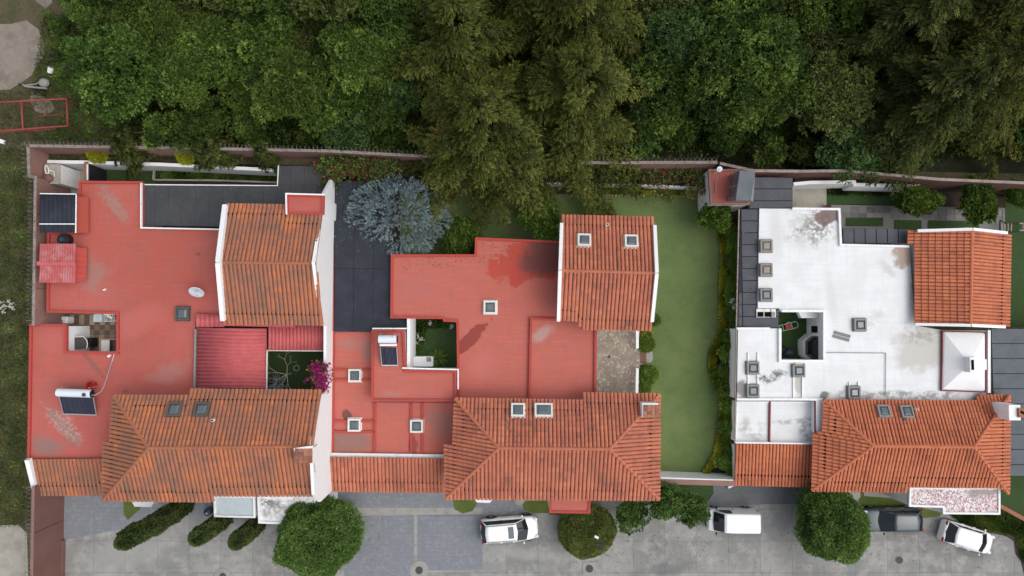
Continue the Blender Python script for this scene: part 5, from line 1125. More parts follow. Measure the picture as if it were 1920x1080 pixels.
creeper('crimson creeper covering the rear planter of the middle garden', [(1130, 325, .6, 150), (1165, 318, .6, 150), (1215, 330, .7, 160), (1250, 320, .8, 190), (1290, 325, .7, 180), (1318, 345, .5, 150), (1300, 358, .4, 70), (1240, 365, .4, 60), (1255, 372, .2, 40)], L_crim, .36, 2.2)
creeper('small crimson creeper below the conifers by the planter edge', [(830, 345, .5, 240), (850, 360, .4, 160)], L_crim, .5, 1.6)
# potted and small plants by the terrace
PB = shell('foliage', L_hedge, (.62, .62, .45), 900, .12, .05, .1, 1.5, .3)
for px, py, s, lab in ((1212, 645, 1., 'dark round shrub north of the terrace steps'), (1216, 702, 1.15, 'dark spreading shrub south of the terrace steps'), (1209, 728, .75, 'light green shrub at the corner of the front tiled roof'), (1228, 600, .7, 'small shrub against the tiled rear wing by the lawn')):
    c = W(px, py, .4); t = thing('terrace_shrub', lab, 'shrub', (c.x, c.y, 0)); obj('foliage', PB, t, (0, 0, .4), (0, 0, px), (s, s, s)); obj('stem', TRC, t, scale=(.15, .15, .06))
c = W(1213, 628, .4); t = thing('ring_planter', 'round golden hedge ring with a dark centre beside the terrace', 'planter', (c.x, c.y, 0))
q = []; 
for i in range(500):
    a = rr.uniform(0, 6.28); q.append((math.cos(a)*.34+rr.gauss(0, .05), math.sin(a)*.34+rr.gauss(0, .05), .35+rr.gauss(0, .05)))
q = np.array(q); C, D, LL, WW, TT = rosettes(q, np.tile([0, 0, 1.], (500, 1)), 3, .11, .05, 1, .4, .4+.1*RS.normal(size=500)); obj('foliage', leafmesh('foliage', C, D, LL, WW, TT, L_gold), t)
mb = MB(); mb.cyl((0, 0, 0), (0, 0, .3), .25, .3, 12); o = mb.build('pot', m_iron); o.parent = t
# spiky plants
def spiky(label, px, py, n, L, m, z=.2, w=.06):
    c = W(px, py, z); t = thing('strappy_plant', label, 'plant', (c.x, c.y, 0)); D = unit(RS.normal(size=(n, 3))*np.array([1, 1, .25])+np.array([0, 0, .45])); C = D*.05+np.array([0, 0, z])
    obj('leaves', leafmesh('leaves', C, D, L*RS.uniform(.7, 1.2, n), w, .6+.15*RS.normal(size=n), m, .3), t); mb = MB(); mb.cyl((0, 0, 0), (0, 0, z), .1, .08, 6); o = mb.build('stem', m_bark); o.parent = t
spiky('pale spiky plant in the dark courtyard of the left house', 521, 718, 90, .75, L_sil)
spiky('bright strappy plant in the courtyard of the middle house', 820, 672, 170, .85, L_cit, .25, .07)
# leafless pale tree in the left courtyard
c = W(546, 700, 0); t = thing('bare_tree', 'leafless pale branched tree in the dark courtyard of the left house', 'tree', (c.x, c.y, 0)); mb = MB()
def branch(p, d, L, r, dep):
    q = p+d*L; mb.cyl(p, q, r, r*.7, 5)
    if dep:
        for k in (-1, 1): branch(q, (d+Vector((rr.uniform(-.3, .3)+k*.55*(-d.y), rr.uniform(-.3, .3)+k*.55*d.x, rr.uniform(-.1, .25)))).normalized(), L*rr.uniform(.6, .85), r*.65, dep-1)
for a in (2.9, 3.7, 1.4, 5.0, 4.4): branch(Vector((0, 0, 1.0)), Vector((math.cos(a), math.sin(a), .5)).normalized(), .75, .035, 3)
o = mb.build('branches', m_palebark); o.parent = t; mb = MB(); mb.cyl((0, 0, 0), (0, 0, 1.1), .09, .06, 8); o = mb.build('trunk', m_palebark); o.parent = t
mb = MB(); c = W(556, 690, .3)
for k in range(16):
    a = k*math.pi/8; mb.box((c.x+math.cos(a)*.2, c.y+math.sin(a)*.2, .25), (.09, .07, .3), a+math.pi/2)
tag(mb.build('stone_ring', m_band), 'small grey stone ring in the dark courtyard lawn', 'ring')
# white blossoms
for i, (pts, z, lab) in enumerate((([(2, 568), (8, 574), (16, 564), (18, 574), (24, 578), (22, 570), (6, 584), (1, 578)], .5, 'cluster of white flowers in the rough grass at the left edge'), ([(1374, 562), (1376, 578), (1379, 574), (1371, 566)], 1.6, 'white blossoms in the border beside the shade roof'), ([(778, 624), (784, 631), (790, 636), (779, 643), (806, 606), (846, 613)], .5, 'scattered white flowers in the courtyard of the middle house'))):
    c = W(*pts[0], 0); t = thing('white_flowers', lab, 'flowers', c); Q = np.repeat(np.array([tuple(W(a, b, z)) for a, b in pts]), 14, 0)+RS.normal(size=(len(pts)*14, 3))*.07
    C, D, LL, WW, TT = rosettes(Q, sph(len(Q)), 3, .09, .07, 1, .5, .5+.2*RS.normal(size=len(Q))); o = obj('blossoms', leafmesh('blossoms', C, D, LL, WW, TT, L_flow), t); o.matrix_parent_inverse = Matrix.Translation(-t.location)

m_snag = mat('grey_twig', (.17, .15, .12), .95)
snag_spots = [(640, 130, 5.0), (505, 150, 4.6), (420, 60, 5.6), (1530, 60, 5.2)]
sl_ = ['pale leafless branches showing left of the central cypresses', 'bleached bare twigs in the middle of the left forest', 'grey bare branches high in the left forest', 'thin grey twigs beside the right cypress clump']
for i, (px, py, z) in enumerate(snag_spots):
    c = W(px, py, z); t = thing('dead_branches', sl_[i], 'branches', (c.x, c.y, 0)); mb = MB()
    for q in range(5):
        a = q*1.25+i; branch(Vector((0, 0, z-.6)), Vector((math.cos(a), math.sin(a), .35)).normalized(), .7, .03, 3)
    o = mb.build('branches', m_snag); o.parent = t; mb = MB(); mb.cyl((0, 0, 0), (0, 0, z-.6), .1, .05, 6); o = mb.build('trunk', m_bark); o.parent = t

for i, (px, py, s, key) in enumerate(((235, 70, 1., 's2'), (215, 120, .9, 's1'), (250, 175, 1.05, 's2'), (268, 225, .9, 's1'), (195, 40, .9, 's2'), (180, 0, 1., 's1'), (150, 95, .55, 's2'), (120, 55, .45, 's2'))):
    c = W(px, py, 0); t = thing('forest_shrub', f"leafy shrub on the ragged left edge of the forest, {['beside the tallest trees', 'above the upright shrub', 'right of the dark blue heap', 'nearest the garden wall', 'up by the bare earth', 'at the top edge', 'in the grass, larger', 'in the grass, smallest'][i]}", 'shrub', (c.x, c.y, 0), 'shrubs on the forest edge')
    obj('crown', CR[key], t, (0, 0, 1.2*s), (0, 0, i), (s, s, s)); obj('stem', TRC, t, scale=(.3, .3, .2))

blades('fallen_leaves', [(626, 345), (745, 345), (738, 500), (626, 520)], 260, .12, .07, L_olive, .15, .8, 2.83)
blades('fallen_leaves', [(736, 482), (890, 482), (900, 450), (1045, 455), (1045, 480), (760, 510)], 220, .11, .06, L_olive, .15, .5, 3.12)
blades('fallen_leaves', [(480, 985), (720, 960), (700, 1075), (500, 1078)], 320, .12, .07, L_olive, .15, .7, .085)
blades('fallen_leaves', [(1020, 960), (1340, 950), (1330, 1060), (1040, 1060)], 420, .11, .06, L_olive, .15, .7, .075)
blades('fallen_leaves', [(1450, 930), (1900, 990), (1880, 1070), (1470, 1065)], 420, .11, .06, L_olive, .15, .7, .075)
blades('fallen_leaves', [(268, 350), (520, 352), (520, 372), (268, 380)], 140, .11, .06, L_olive, .15, .7, 2.98)
blades('fallen_leaves', [(1406, 336), (1484, 336), (1484, 385), (1390, 600), (1388, 396)], 120, .11, .06, L_olive, .15, .7, 3.04)
# ================================================================ VEHICLES
def ring(x, hw, zb, zt, crown=.03, tuck=.9):
    pts = [(-hw*.86, zb), (-hw*.985, zb+.10), (-hw, (zb+zt)/2), (-hw*.985, zt-.14), (-hw*tuck, zt-.02), (-hw*.55, zt+crown*.7), (0, zt+crown)]
    full = pts+[(-a, b) for a, b in pts[-2::-1]]
    return [(x, a, b) for a, b in full]
def car(name, label, cat, px, py, ang, L, Wd, H, paint, body_, cab, roofm=None, tuck=.9, sunroof=False, rails=False, fender=None, rear='hatch', lamp=True, rwin=True, wheels=(-.30, .31), nose=.5):
    """body_: stations (x fraction, half width factor, z bottom, z top); cab: (x rear base, x rear top, x front top, x front base) fractions, belt z, roof z"""
    c = W(px, py, H*.45); t = thing(name, label, cat, (c.x, c.y, .055), rz=ang); t['proto'] = 1
    hw = Wd/2; mb = MB(); mb.loft([ring(x*L, hw*k, zb, zt, .035, tuck) for x, k, zb, zt in body_]); b = mb.build('body', paint, t, smooth=True, sub=2)
    rb, rt, ft, fb, zb, wb, wt = cab; zr = H-.06
    def q(x, w, z, bow=0): return Vector((x*L+bow, w, z))
    B = [q(rb, -hw*wb*.93, zb, .04), q(fb, -hw*wb*.90, zb, -.12), q(fb, 0, zb+.01, .06), q(fb, hw*wb*.90, zb, -.12), q(rb, hw*wb*.93, zb, .04), q(rb, 0, zb, -.08)]
    T = [q(rt, -hw*wt*.92, zr, .03), q(ft, -hw*wt*.94, zr-.02, -.05), q(ft, 0, zr, .05), q(ft, hw*wt*.94, zr-.02, -.05), q(rt, hw*wt*.92, zr, .03), q(rt, 0, zr, -.05)]
    mb = MB(); mb.add(B+T, [(i, (i+1) % 6, 6+(i+1) % 6, 6+i) for i in range(6)]+[(6, 7, 8, 9, 10, 11)]); mb.build('glasshouse', m_carglass, t)
    # roof skin
    nx, ny = 8, 6; top, bot = [], []
    for i in range(nx+1):
        f = i/nx; 
        for j in range(ny+1):
            s = j/ny*2-1; a = T[0].lerp(T[1], f); e = T[4].lerp(T[3], f); m0 = T[5].lerp(T[2], f)
            p = a.lerp(m0, (s+1)) if s < 0 else m0.lerp(e, s)
            zz = .055*(1-s*s)+.03*(1-(2*f-1)**2); top.append((p.x, p.y*1.03, zr+.012+zz)); bot.append((p.x, p.y*1.03, zr-.035))
    k = (nx+1)*(ny+1); fs = [(i*(ny+1)+j, (i+1)*(ny+1)+j, (i+1)*(ny+1)+j+1, i*(ny+1)+j+1) for i in range(nx) for j in range(ny)]
    rim = [j for j in range(ny+1)]+[i*(ny+1)+ny for i in range(1, nx+1)]+[nx*(ny+1)+j for j in range(ny-1, -1, -1)]+[i*(ny+1) for i in range(nx-1, 0, -1)]
    fs += [(rim[i], rim[(i+1) % len(rim)], k+rim[(i+1) % len(rim)], k+rim[i]) for i in range(len(rim))]
    mb = MB(); mb.add(top+bot, fs); rf = mb.build('roof', roofm or paint, t, smooth=True)
    # pillars
    for i, r in ((0, .032), (1, .022), (3, .022), (4, .032)):
        mb = MB(); a, e = B[i], T[i]; o = Vector((0, .012 if a.y > 0 else -.012, .005)); mb.cyl(a+o, e+o, r, r, 6); mb.build('pillar', paint, t, smooth=True)
    for s in (-1, 1):
        i0, i1 = (0, 1) if s < 0 else (4, 3); mid = .46; a = B[i0].lerp(B[i1], mid); e = T[i0].lerp(T[i1], mid-.05)
        mb = MB(); mb.cyl(a+Vector((0, s*.01, 0)), e+Vector((0, s*.01, 0)), .028, .028, 5); mb.build('pillar', m_black if paint != m_carw else m_black, t)
    # wheels
    wr = .33 if H > 1.55 else .31
    for fx in wheels:
        for s in (-1, 1):
            y = s*(hw-.09); mb = MB(); mb.cyl((fx*L, y-.11, wr), (fx*L, y+.11, wr), wr, wr, 20); w_ = mb.build('wheel', m_tyre, t, bevel=.02)
            mb = MB(); mb.cyl((fx*L, y+s*.105, wr), (fx*L, y+s*.118, wr), wr*.62, wr*.55, 14); mb.build('rim', m_rim, w_)
            if fender:
                mb = MB(); P = [(fx*L+math.cos(a)*(wr+.07), s*(hw+.005), wr+math.sin(a)*(wr+.07)) for a in [math.pi*i/10 for i in range(11)]]; mb.tube(P, .035, 6); mb.build('wheel_arch', fender, t)
    # lamps and bumpers
    x0, x1 = body_[0][0]*L, body_[-1][0]*L
    zt0 = body_[2][3]; zt1 = body_[-3][3]
    for s in (-1, 1):
        mb = MB(); mb.ell((x1-.20, s*hw*.68, zt1-.10), (.22, .14, .07), 12, 7); mb.build('headlight', m_lclr, t, smooth=True)
        mb = MB(); mb.ell((x0+.10, s*hw*.74, zt0-.08), (.07, .20, .10), 12, 7); mb.build('tail_light', m_lred, t, smooth=True)
        a = B[1 if s < 0 else 3]; mb = MB(); mb.ell((a.x-.22, s*(hw+.06), a.z+.04), (.06, .11, .07), 10, 7); mb.build('mirror', paint if paint == m_carw else m_black, t, smooth=True)
        for fx in (.10, -.12): mb = MB(); mb.box((fx*L-.15, s*(hw+.012), zb-.16), (.2, .03, .035)); mb.build('door_handle', paint, t)
    mb = MB(); mb.box((x0+.05, 0, .42), (.12, Wd*.78, .22)); mb.build('bumper', m_black if fender else paint, t, bevel=.04)
    mb = MB(); mb.box((x1-.05, 0, .42), (.12, Wd*.72, .2)); mb.build('bumper', m_black, t, bevel=.04)
    for s in (-1, 1): mb = MB(); mb.cyl(B[2]+Vector((-.03, s*.15, .02)), B[2].lerp(T[2], .10)+Vector((-.05, s*.5, .03)), .01, .01, 4); mb.build('wiper', m_black, t)
    if sunroof:
        a, w_ = sunroof; mb = MB(); mb.box((a*L, 0, H+.026), (w_, .84, .02)); mb.build('sunroof', m_glass, rf, bevel=.008)
    if rails:
        for s in (-1, 1): mb = MB(); mb.cyl((rt*L+.12, s*hw*wt*.84, H+.035), (ft*L-.1, s*hw*wt*.86, H+.035), .018, .018, 6); mb.build('roof_rail', m_black, rf)
    return t
suv = [(-.5, .80, .34, .80), (-.485, .90, .24, .98), (-.42, .98, .22, 1.04), (-.15, 1, .2, 1.02), (.16, 1, .2, 1.0), (.28, .985, .2, .99), (.40, .93, .22, .93), (.47, .82, .26, .82), (.5, .66, .36, .66)]
car('parked_car', 'white compact SUV with a small sunroof parked beside the clipped ball bush', 'car', 955, 992, math.radians(4.5), 4.35, 1.84, 1.62, m_carw, suv, (-.475, -.40, .135, .315, 1.0, .93, .76), sunroof=(.03, .42), rails=True, fender=m_black)
hat = [(-.5, .78, .34, .78), (-.48, .90, .24, .95), (-.42, .98, .22, 1.0), (-.15, 1, .2, .98), (.14, 1, .2, .95), (.28, .98, .2, .92), (.40, .92, .22, .84), (.47, .80, .26, .74), (.5, .64, .36, .6)]
car('parked_car', 'small white hatchback parked at an angle by the front bed on the right', 'car', 1812, 1007, math.radians(-17), 3.95, 1.72, 1.5, m_carw, hat, (-.45, -.34, .14, .325, .97, .94, .80), fender=None)
sed = [(-.5, .80, .34, .80), (-.485, .90, .24, .93), (-.42, .98, .22, .98), (-.25, 1, .2, .97), (.10, 1, .2, .96), (.25, .985, .2, .95), (.38, .95, .22, .90), (.47, .86, .26, .80), (.5, .72, .36, .62)]
car('parked_car', 'slate grey car with a dark windscreen half hidden by the right ficus', 'car', 1671, 974, math.radians(180.5), 4.5, 1.78, 1.52, m_carg, sed, (-.47, -.36, .05, .25, .98, .92, .78), roofm=m_carg)
# boxy van
def van():
    L, Wd, H = 3.7, 1.62, 1.9; hw = Wd/2; c = W(1373, 975, .9)
    t = thing('parked_van', 'boxy white van parked against the small street tree', 'van', (c.x, c.y, .055), rz=math.radians(180-.8)); t['proto'] = 1
    def rg(x, k, zb, zt, wt): return [(x, -hw*k*.95, zb), (x, -hw*k, zb+.2), (x, -hw*k, .95), (x, -hw*wt, zt-.06), (x, -hw*wt*.85, zt), (x, 0, zt+.025), (x, hw*wt*.85, zt), (x, hw*wt, zt-.06), (x, hw*k, .95), (x, hw*k, zb+.2), (x, hw*k*.95, zb)]
    mb = MB(); mb.loft([rg(-1.83, .92, .4, 1.60, .80), rg(-1.8, .97, .25, 1.82, .83), rg(-1.7, 1, .22, 1.88, .86), rg(0, 1, .2, 1.90, .87), rg(.70, 1, .2, 1.88, .86), rg(.84, 1, .2, 1.80, .86), rg(1.42, .99, .22, 1.12, .88), rg(1.50, .98, .22, 1.06, .88), rg(1.76, .92, .26, .92, .84), rg(1.84, .84, .32, .72, .80)]); mb.build('body', m_carw, t, smooth=False, bevel=.03)
    mb = MB(); mb.add([(.88, -hw*.80, 1.79), (1.45, -hw*.84, 1.12), (1.50, 0, 1.13), (1.45, hw*.84, 1.12), (.88, hw*.80, 1.79), (.90, 0, 1.84)], [(0, 1, 2, 5), (5, 2, 3, 4)]); o = mb.build('windscreen', m_carglass, t); o.modifiers.new('s', 'SOLIDIFY').thickness = .03; o.modifiers['s'].offset = 1
    for s in (-1, 1):
        mb = MB(); mb.add([(.25, s*(hw*.885+.03), 1.72), (.70, s*(hw*.885+.03), 1.72), (1.32, s*(hw*.985+.02), 1.12), (.25, s*(hw*.985+.02), 1.10)], [(0, 1, 2, 3) if s < 0 else (3, 2, 1, 0)]); o = mb.build('side_window', m_carglass, t)
        mb = MB(); mb.ell((1.30, s*(hw+.12), 1.15), (.06, .12, .09), 10, 7); mb.build('mirror', m_black, t, smooth=True)
        mb = MB(); mb.ell((1.72, s*hw*.7, .80), (.12, .14, .09), 10, 7); mb.build('headlight', m_lclr, t, smooth=True)
        mb = MB(); mb.box((-1.80, s*hw*.90, 1.1), (.07, .12, .4)); mb.build('tail_light', m_lred, t)
        for fx in (-1.15, 1.2):
            mb = MB(); y = s*(hw-.07); mb.cyl((fx, y-.10, .29), (fx, y+.10, .29), .29, .29, 18); w_ = mb.build('wheel', m_tyre, t); mb = MB(); mb.cyl((fx, y+s*.1, .29), (fx, y+s*.112, .29), .17, .15, 12); mb.build('rim', m_rim, w_)
        mb = MB(); mb.box((.05, s*(hw+.012), 1.0), (.18, .03, .04)); mb.build('door_handle', m_black, t)
    mb = MB(); mb.box((1.84, 0, .42), (.1, 1.3, .2)); mb.build('bumper', m_black, t, bevel=.03); mb = MB(); mb.box((-1.84, 0, .38), (.1, 1.4, .2)); mb.build('bumper', m_carw, t, bevel=.03)
van()
# ================================================================ ROOF AND YARD OBJECTS
def heater(label, tx, ty, tz, Lt, r, poly, z_top, z_bot, n, rot=0):
    c = W(tx, ty, tz); t = thing('solar_water_heater', label, 'water heater', (c.x, c.y, 3.1)); d = Vector((math.cos(rot), math.sin(rot), 0)); mb = MB(); mb.cyl(c-d*Lt/2, c+d*Lt/2, r, r, 22); mb.build('tank', m_tankw, t, bevel=.03)
    for s in (-1, 1): mb = MB(); mb.cyl(c+d*s*(Lt/2), c+d*s*(Lt/2+.035), r*.98, r*.90, 22); mb.build('tank_end', m_black, t)
    a, b, e, f = [W(x, y, z) for (x, y), z in zip(poly, (z_top, z_top, z_bot, z_bot))]   # a,b top left/right ; e,f bottom right/left
    mb = MB()
    for i in range(n): u = (i+.5)/n; mb.cyl(a.lerp(b, u), f.lerp(e, u), .026, .026, 6, t=random.random())
    mb.build('glass_tubes', m_tubes, t, kind='stuff'); mb = MB(); dz = Vector((0, 0, -.07)); mb.add([a+dz, b+dz, e+dz, f+dz], [(3, 2, 1, 0)]); mb.build('reflector', m_tubes, t)
    mb = MB(); bar3(mb, a, f, .05, .06); bar3(mb, b, e, .05, .06); bar3(mb, f, e, .09, .07); bar3(mb, c+d*Lt*.4+Vector((0, r+.1, 0)), Vector((c.x+d.x*Lt*.4, c.y+r+.1, 3.1)), .05, .05); bar3(mb, c-d*Lt*.4+Vector((0, r+.1, 0)), Vector((c.x-d.x*Lt*.4, c.y+r+.1, 3.1)), .05, .05); mb.build('stand', m_steel, t)
    return t, c, d
t, c, d = heater('large solar water heater with a long white tank on the left red roof', 140, 737, 4.3, 2.45, .29, [(111, 742), (175, 745), (181, 778), (119, 776)], 4.15, 3.2, 26, -.035)
mb = MB(); mb.cyl(c+d*.85+Vector((0, -.06, .25)), c+d*.85+Vector((0, -.06, .36)), .13, .13, 14); mb.build('filler_cap', m_iron, t)
mb = MB(); q = c+d*1.2; mb.tube([q+Vector((.05, -.1, .1)), q+Vector((.35, -.08, .12)), q+Vector((.62, .1, .0)), q+Vector((.72, .4, -.2)), q+Vector((.74, 2.2, -1.1)), q+Vector((.95, 2.9, -1.1)), q+Vector((1.3, 3.0, -1.1))], .035, 6); mb.build('pipe', m_steel, t)
t, c, d = heater('small solar water heater on the raised red roof block of the middle house', 727, 636, 4.7, 1.3, .29, [(713, 652), (744, 652), (746, 685), (716, 685)], 4.45, 3.7, 13, 0)
mb = MB(); bar3(mb, W(712, 647, 4.5), W(744, 647, 4.5), .14, .1); mb.build('top_rail', m_cap, t); mb = MB(); mb.cyl(c+Vector((.52, .2, .15)), c+Vector((.52, .2, .45)), .05, .05, 8); mb.build('valve', m_cap, t)
c = W(171, 723, 3.5); mb = MB(); mb.cyl((c.x, c.y, 3.1), (c.x, c.y, 3.62), .22, .30, 16, caps=False); mb.cyl((c.x, c.y, 3.3), (c.x, c.y, 3.32), .25, .25, 16); t = thing('bucket', 'red bucket standing behind the solar tank on the left red roof', 'bucket', (c.x, c.y, 3.1)); mb.build('tub', m_redplastic, t); mb = MB(); mb.tube([(c.x+.3*math.cos(a), c.y+.3*math.sin(a), 3.63) for a in [i*math.pi/8 for i in range(17)]], .02, 5); mb.build('rim', m_redmetal, t)
# satellite dishes
def dish(label, px, py, z, r, nrm, base, sc=(1, 1)):
    c = W(px, py, z); t = thing('satellite_dish', label, 'dish', (c.x, c.y, base)); n = Vector(nrm).normalized(); x = n.orthogonal().normalized(); x = Vector((1, 0, 0)) if abs(n.x) < .3 else x; x = (x-n*x.dot(n)).normalized(); y = n.cross(x); rings = []
    for i in range(1, 6):
        q = i/5; rings.append([c+x*math.cos(a)*r*q*sc[0]+y*math.sin(a)*r*q*sc[1]+n*(.12*q*q*r*1.6) for a in [k*2*math.pi/24 for k in range(24)]])
    mb = MB(); mb.loft(rings, caps=False); mb.add(rings[0], [tuple(range(24))]); o = mb.build('reflector', m_tankw, t, smooth=True); o.modifiers.new('s', 'SOLIDIFY').thickness = .02
    mb = MB(); e = c+n*r*.75; mb.cyl(c-y*r*.95*sc[1], e, .02, .02, 5); mb.cyl(e, e-n*.12, .05, .06, 8); mb.build('feed_arm', m_fr_wht, t); mb = MB(); mb.cyl((c.x, c.y+.05, base), c-n*.05, .04, .04, 8); mb.build('mast', m_fr_wht, t)
dish('oval white satellite dish on the left red roof', 369, 546, 3.8, .54, (.05, -.80, .62), 3.1, (1, 1.05))
dish('little round satellite dish on a pole at the rear corner of the right house', 1349, 317, 4.6, .2, (-.1, -.25, 1), 3.4)
mb = MB(); mb.tube([W(1347, 322, 4.5), W(1343, 345, 3.6), W(1341, 362, 3.5)], .03, 5); tag(mb.build('antenna_pole', m_fr_gry), 'thin tilted pole beside the little round dish', 'pole')
# laundry patio furniture
c = W(118, 600, .9); t = thing('washing_machine', 'white rounded machine in the shadow west of the laundry patio', 'washing machine', (c.x, c.y, .05)); mb = MB(); mb.box((c.x, c.y, .5), (.72, .55, .9)); mb.build('cabinet', m_cap, t, bevel=.1); mb = MB(); mb.cyl((c.x-.1, c.y-.1, .95), (c.x-.1, c.y-.1, .98), .14, .14, 12); mb.build('lid', m_fr_gry, t)
c = W(182, 596, 1.0); t = thing('washing_machine', 'pale blue white washer by the north wall of the checkered patio', 'washing machine', (c.x, c.y, .07)); mb = MB(); mb.box((c.x, c.y, .55), (.6, .62, .95)); mb.build('cabinet', m_tankw, t, bevel=.09); mb = MB(); mb.box((c.x+.04, c.y, 1.03), (.4, .5, .03)); mb.build('lid', m_grayslab, t, bevel=.01)
t = thing('drying_rack', 'white drying rack with laundry in the corner of the checkered patio', 'drying rack', W(205, 596, 0)); mb = MB()
for i in range(7): bar3(mb, W(194+i*3.2, 588, 1.1), W(197+i*3.2, 602, 1.1), .03, .03)
bar3(mb, W(193, 588, 1.1), W(215, 590, 1.1), .04, .04); bar3(mb, W(196, 603, 1.1), W(218, 602, 1.1), .04, .04); mb.build('rods', m_fr_wht, t)
for i, (a, b) in enumerate(((196, 216), (201, 219))): mb = MB(); c = W((a+b)/2-4, 589+i*5, 1.1); mb.box((c.x, c.y, 1.15), (.5, .14, .03), -.5*i); mb.build('laundry', m_cap, t)
for a, b in ((195, 589), (216, 590), (197, 602), (218, 602)): q = W(a, b, 1.1); mb = MB(); mb.cyl((q.x, q.y, .07), (q.x, q.y, 1.08), .02, .02, 5); mb.build('leg', m_fr_wht, t)
t = thing('laundry_sink', 'terracotta and stone laundry sink in the patio corner', 'sink', W(205, 646, 0)); A0, B0 = W(187, 636, .95), W(221, 660, .95); mb = MB(); mb.ribbon([(A0.x, A0.y, .95), (B0.x, A0.y, .95), (B0.x, B0.y, .95), (A0.x, B0.y, .95)], .09, .9, True); mb.build('basin_rim', mat('sink_rim', (.36, .22, .17), .7), t)
mb = MB(); mx = A0.x+(B0.x-A0.x)*.5; mb.box(((A0.x+mx)/2, (A0.y+B0.y)/2, .84), (mx-A0.x-.1, A0.y-B0.y-.1, .06)); mb.build('washboard', m_fr_wht, t); mb = MB(); mb.box(((mx+B0.x)/2, (A0.y+B0.y)/2, .5), (B0.x-mx-.12, A0.y-B0.y-.1, .06)); mb.build('basin', m_brown, t); mb = MB(); mb.box((mx, (A0.y+B0.y)/2, .9), (.06, A0.y-B0.y-.1, .1)); mb.build('divider', m_fr_wht, t)
t = thing('patio_canopy', 'dark brown canopy with a pale curved edge inside the laundry patio', 'canopy', W(150, 643, 0)); P = W2([(134, 632), (157, 631), (163, 637), (165, 645), (163, 654), (134, 656)], 1.9); mb = MB(); mb.prism(P, 1.85, 1.92); mb.build('sheet', mat('brown_sheet', (.07, .055, .055), .6), t); mb = MB(); mb.tube([(*p, 1.95) for p in P[:5]], .035, 6); mb.build('edge_tube', m_fr_wht, t)
mb = MB(); c = W(170, 642, .6); mb.box((c.x, c.y, .5), (.45, .7, .9)); tag(mb.build('gas_bottle_crate', m_black, bevel=.05), 'black crate between the brown canopy and the sink', 'crate')
# right courtyard: chair, bikes
t = thing('garden_lounger', 'pale green tube frame folding chair with red webbing in the right courtyard', 'chair', W(1478, 612, 0)); c = W(1479, 612, .4); u = Vector((math.cos(.24), math.sin(.24), 0)); v = Vector((-u.y, u.x, 0)); P = lambda a, b, z=0: c+u*a+v*b+Vector((0, 0, z))
mb = MB(); mb.tube([P(-.75, -.22), P(.55, -.26), P(.68, -.16, .05), P(.68, .16, .05), P(.55, .26), P(-.75, .22), P(-.75, -.22)], .025, 6); mb.tube([P(.25, -.25), P(.25, .25)], .02, 5); mb.tube([P(-.45, -.22), P(-.45, .22)], .02, 5); mb.tube([P(-.3, .22, .1), P(0, .36, .2), P(.2, .26, .1)], .02, 5); mb.build('frame', m_greenmetal, t)
mb = MB(); mb.obox(P(.0, 0, -.02), u*.24, v*.19, Vector((0, 0, .012))); mb.build('seat', m_redplastic, t)
for a, b in ((-.6, -.2), (-.6, .2), (.5, .2), (.5, -.2)): mb = MB(); q = P(a, b); mb.cyl(q, (q.x, q.y, .05), .02, .02, 5); mb.build('leg', m_greenmetal, t)
for i, (px, py, cc, lab) in enumerate(((1466, 655, m_black, 'black covered object in the shadow of the right courtyard'), (1480, 661, m_bluepot, 'dark blue covered object in the shadow of the right courtyard'))):
    c = W(px, py, .4); mb = MB(); mb.ell((c.x, c.y, .35), (.42, .3, .42), 14, 8); o = tag(mb.build('covered_barrel', cc, smooth=True), lab, 'barrel')
# pots, lamps, manholes in the street
for px, py, r, lab in ((297, 995, .34, 'dark blue round bin standing alone on the left street concrete'), (393, 958, .3, 'small dark bin beside the pale grey porch roof')):
    c = W(px, py, .4); t = thing('litter_bin', lab, 'bin', (c.x, c.y, .05)); mb = MB(); mb.cyl((c.x, c.y, .05), (c.x, c.y, .75), r*.8, r, 18); mb.build('drum', m_bluepot, t, bevel=.03); mb = MB(); mb.ell((c.x, c.y, .74), (r, r, .14), 18, 6, v1=math.pi/2); mb.build('lid', m_bluepot, t, smooth=True); mb = MB(); mb.box((c.x+r*.9, c.y+r*.7, .7), (.25, .25, .2), .6); mb.build('hinge_box', m_black, t); mb = MB(); mb.box((c.x, c.y-.05, .9), (.14, .12, .06)); mb.build('handle', m_grayslab, t)
def manhole(label, px, py, ro, ri, square=False):
    c = W(px, py, .05); t = thing('manhole', label, 'manhole', (c.x, c.y, .06)); mb = MB()
    if square: mb.box((c.x, c.y, .06), (ro*2, ro*2, .05))
    else: mb.cyl((c.x, c.y, .04), (c.x, c.y, .085), ro, ro, 36)
    mb.build('surround', m_band, t); mb = MB(); mb.cyl((c.x, c.y, .085), (c.x, c.y, .097), ri, ri, 28); cv = mb.build('cover', m_iron, t)
    for i in range(-2, 3): mb = MB(); mb.box((c.x, c.y+i*ri*.32, .1), (ri*1.5*math.cos(i*.45), ri*.1, .012)); mb.build('cover_rib', m_iron, cv)
manhole('iron manhole in a round concrete ring between the paved driveways', 786, 1069, .72, .29)
manhole('iron manhole in a square concrete frame below the clipped ball bush', 1105, 1066, .5, .29, True)
manhole('weathered round iron manhole in front of the slate car', 1686, 1050, .30, .27)
manhole('large round cover at the bottom edge below the left porches', 418, 1080, .6, .25)
t = thing('street_lamp', 'dark street lamp with a small white head rising from the clipped ball bush', 'street lamp', W(1112, 985, 0)); b0 = W(1112, 985, 0); mb = MB(); mb.cyl((b0.x, b0.y, 0), (b0.x, b0.y, 4.6), .06, .045, 8); mb.build('pole', m_iron, t); mb = MB(); mb.box((b0.x+.02, b0.y-.12, 4.55), (.3, .5, .12), -.2); mb.build('lamp_housing', m_black, t, bevel=.03)
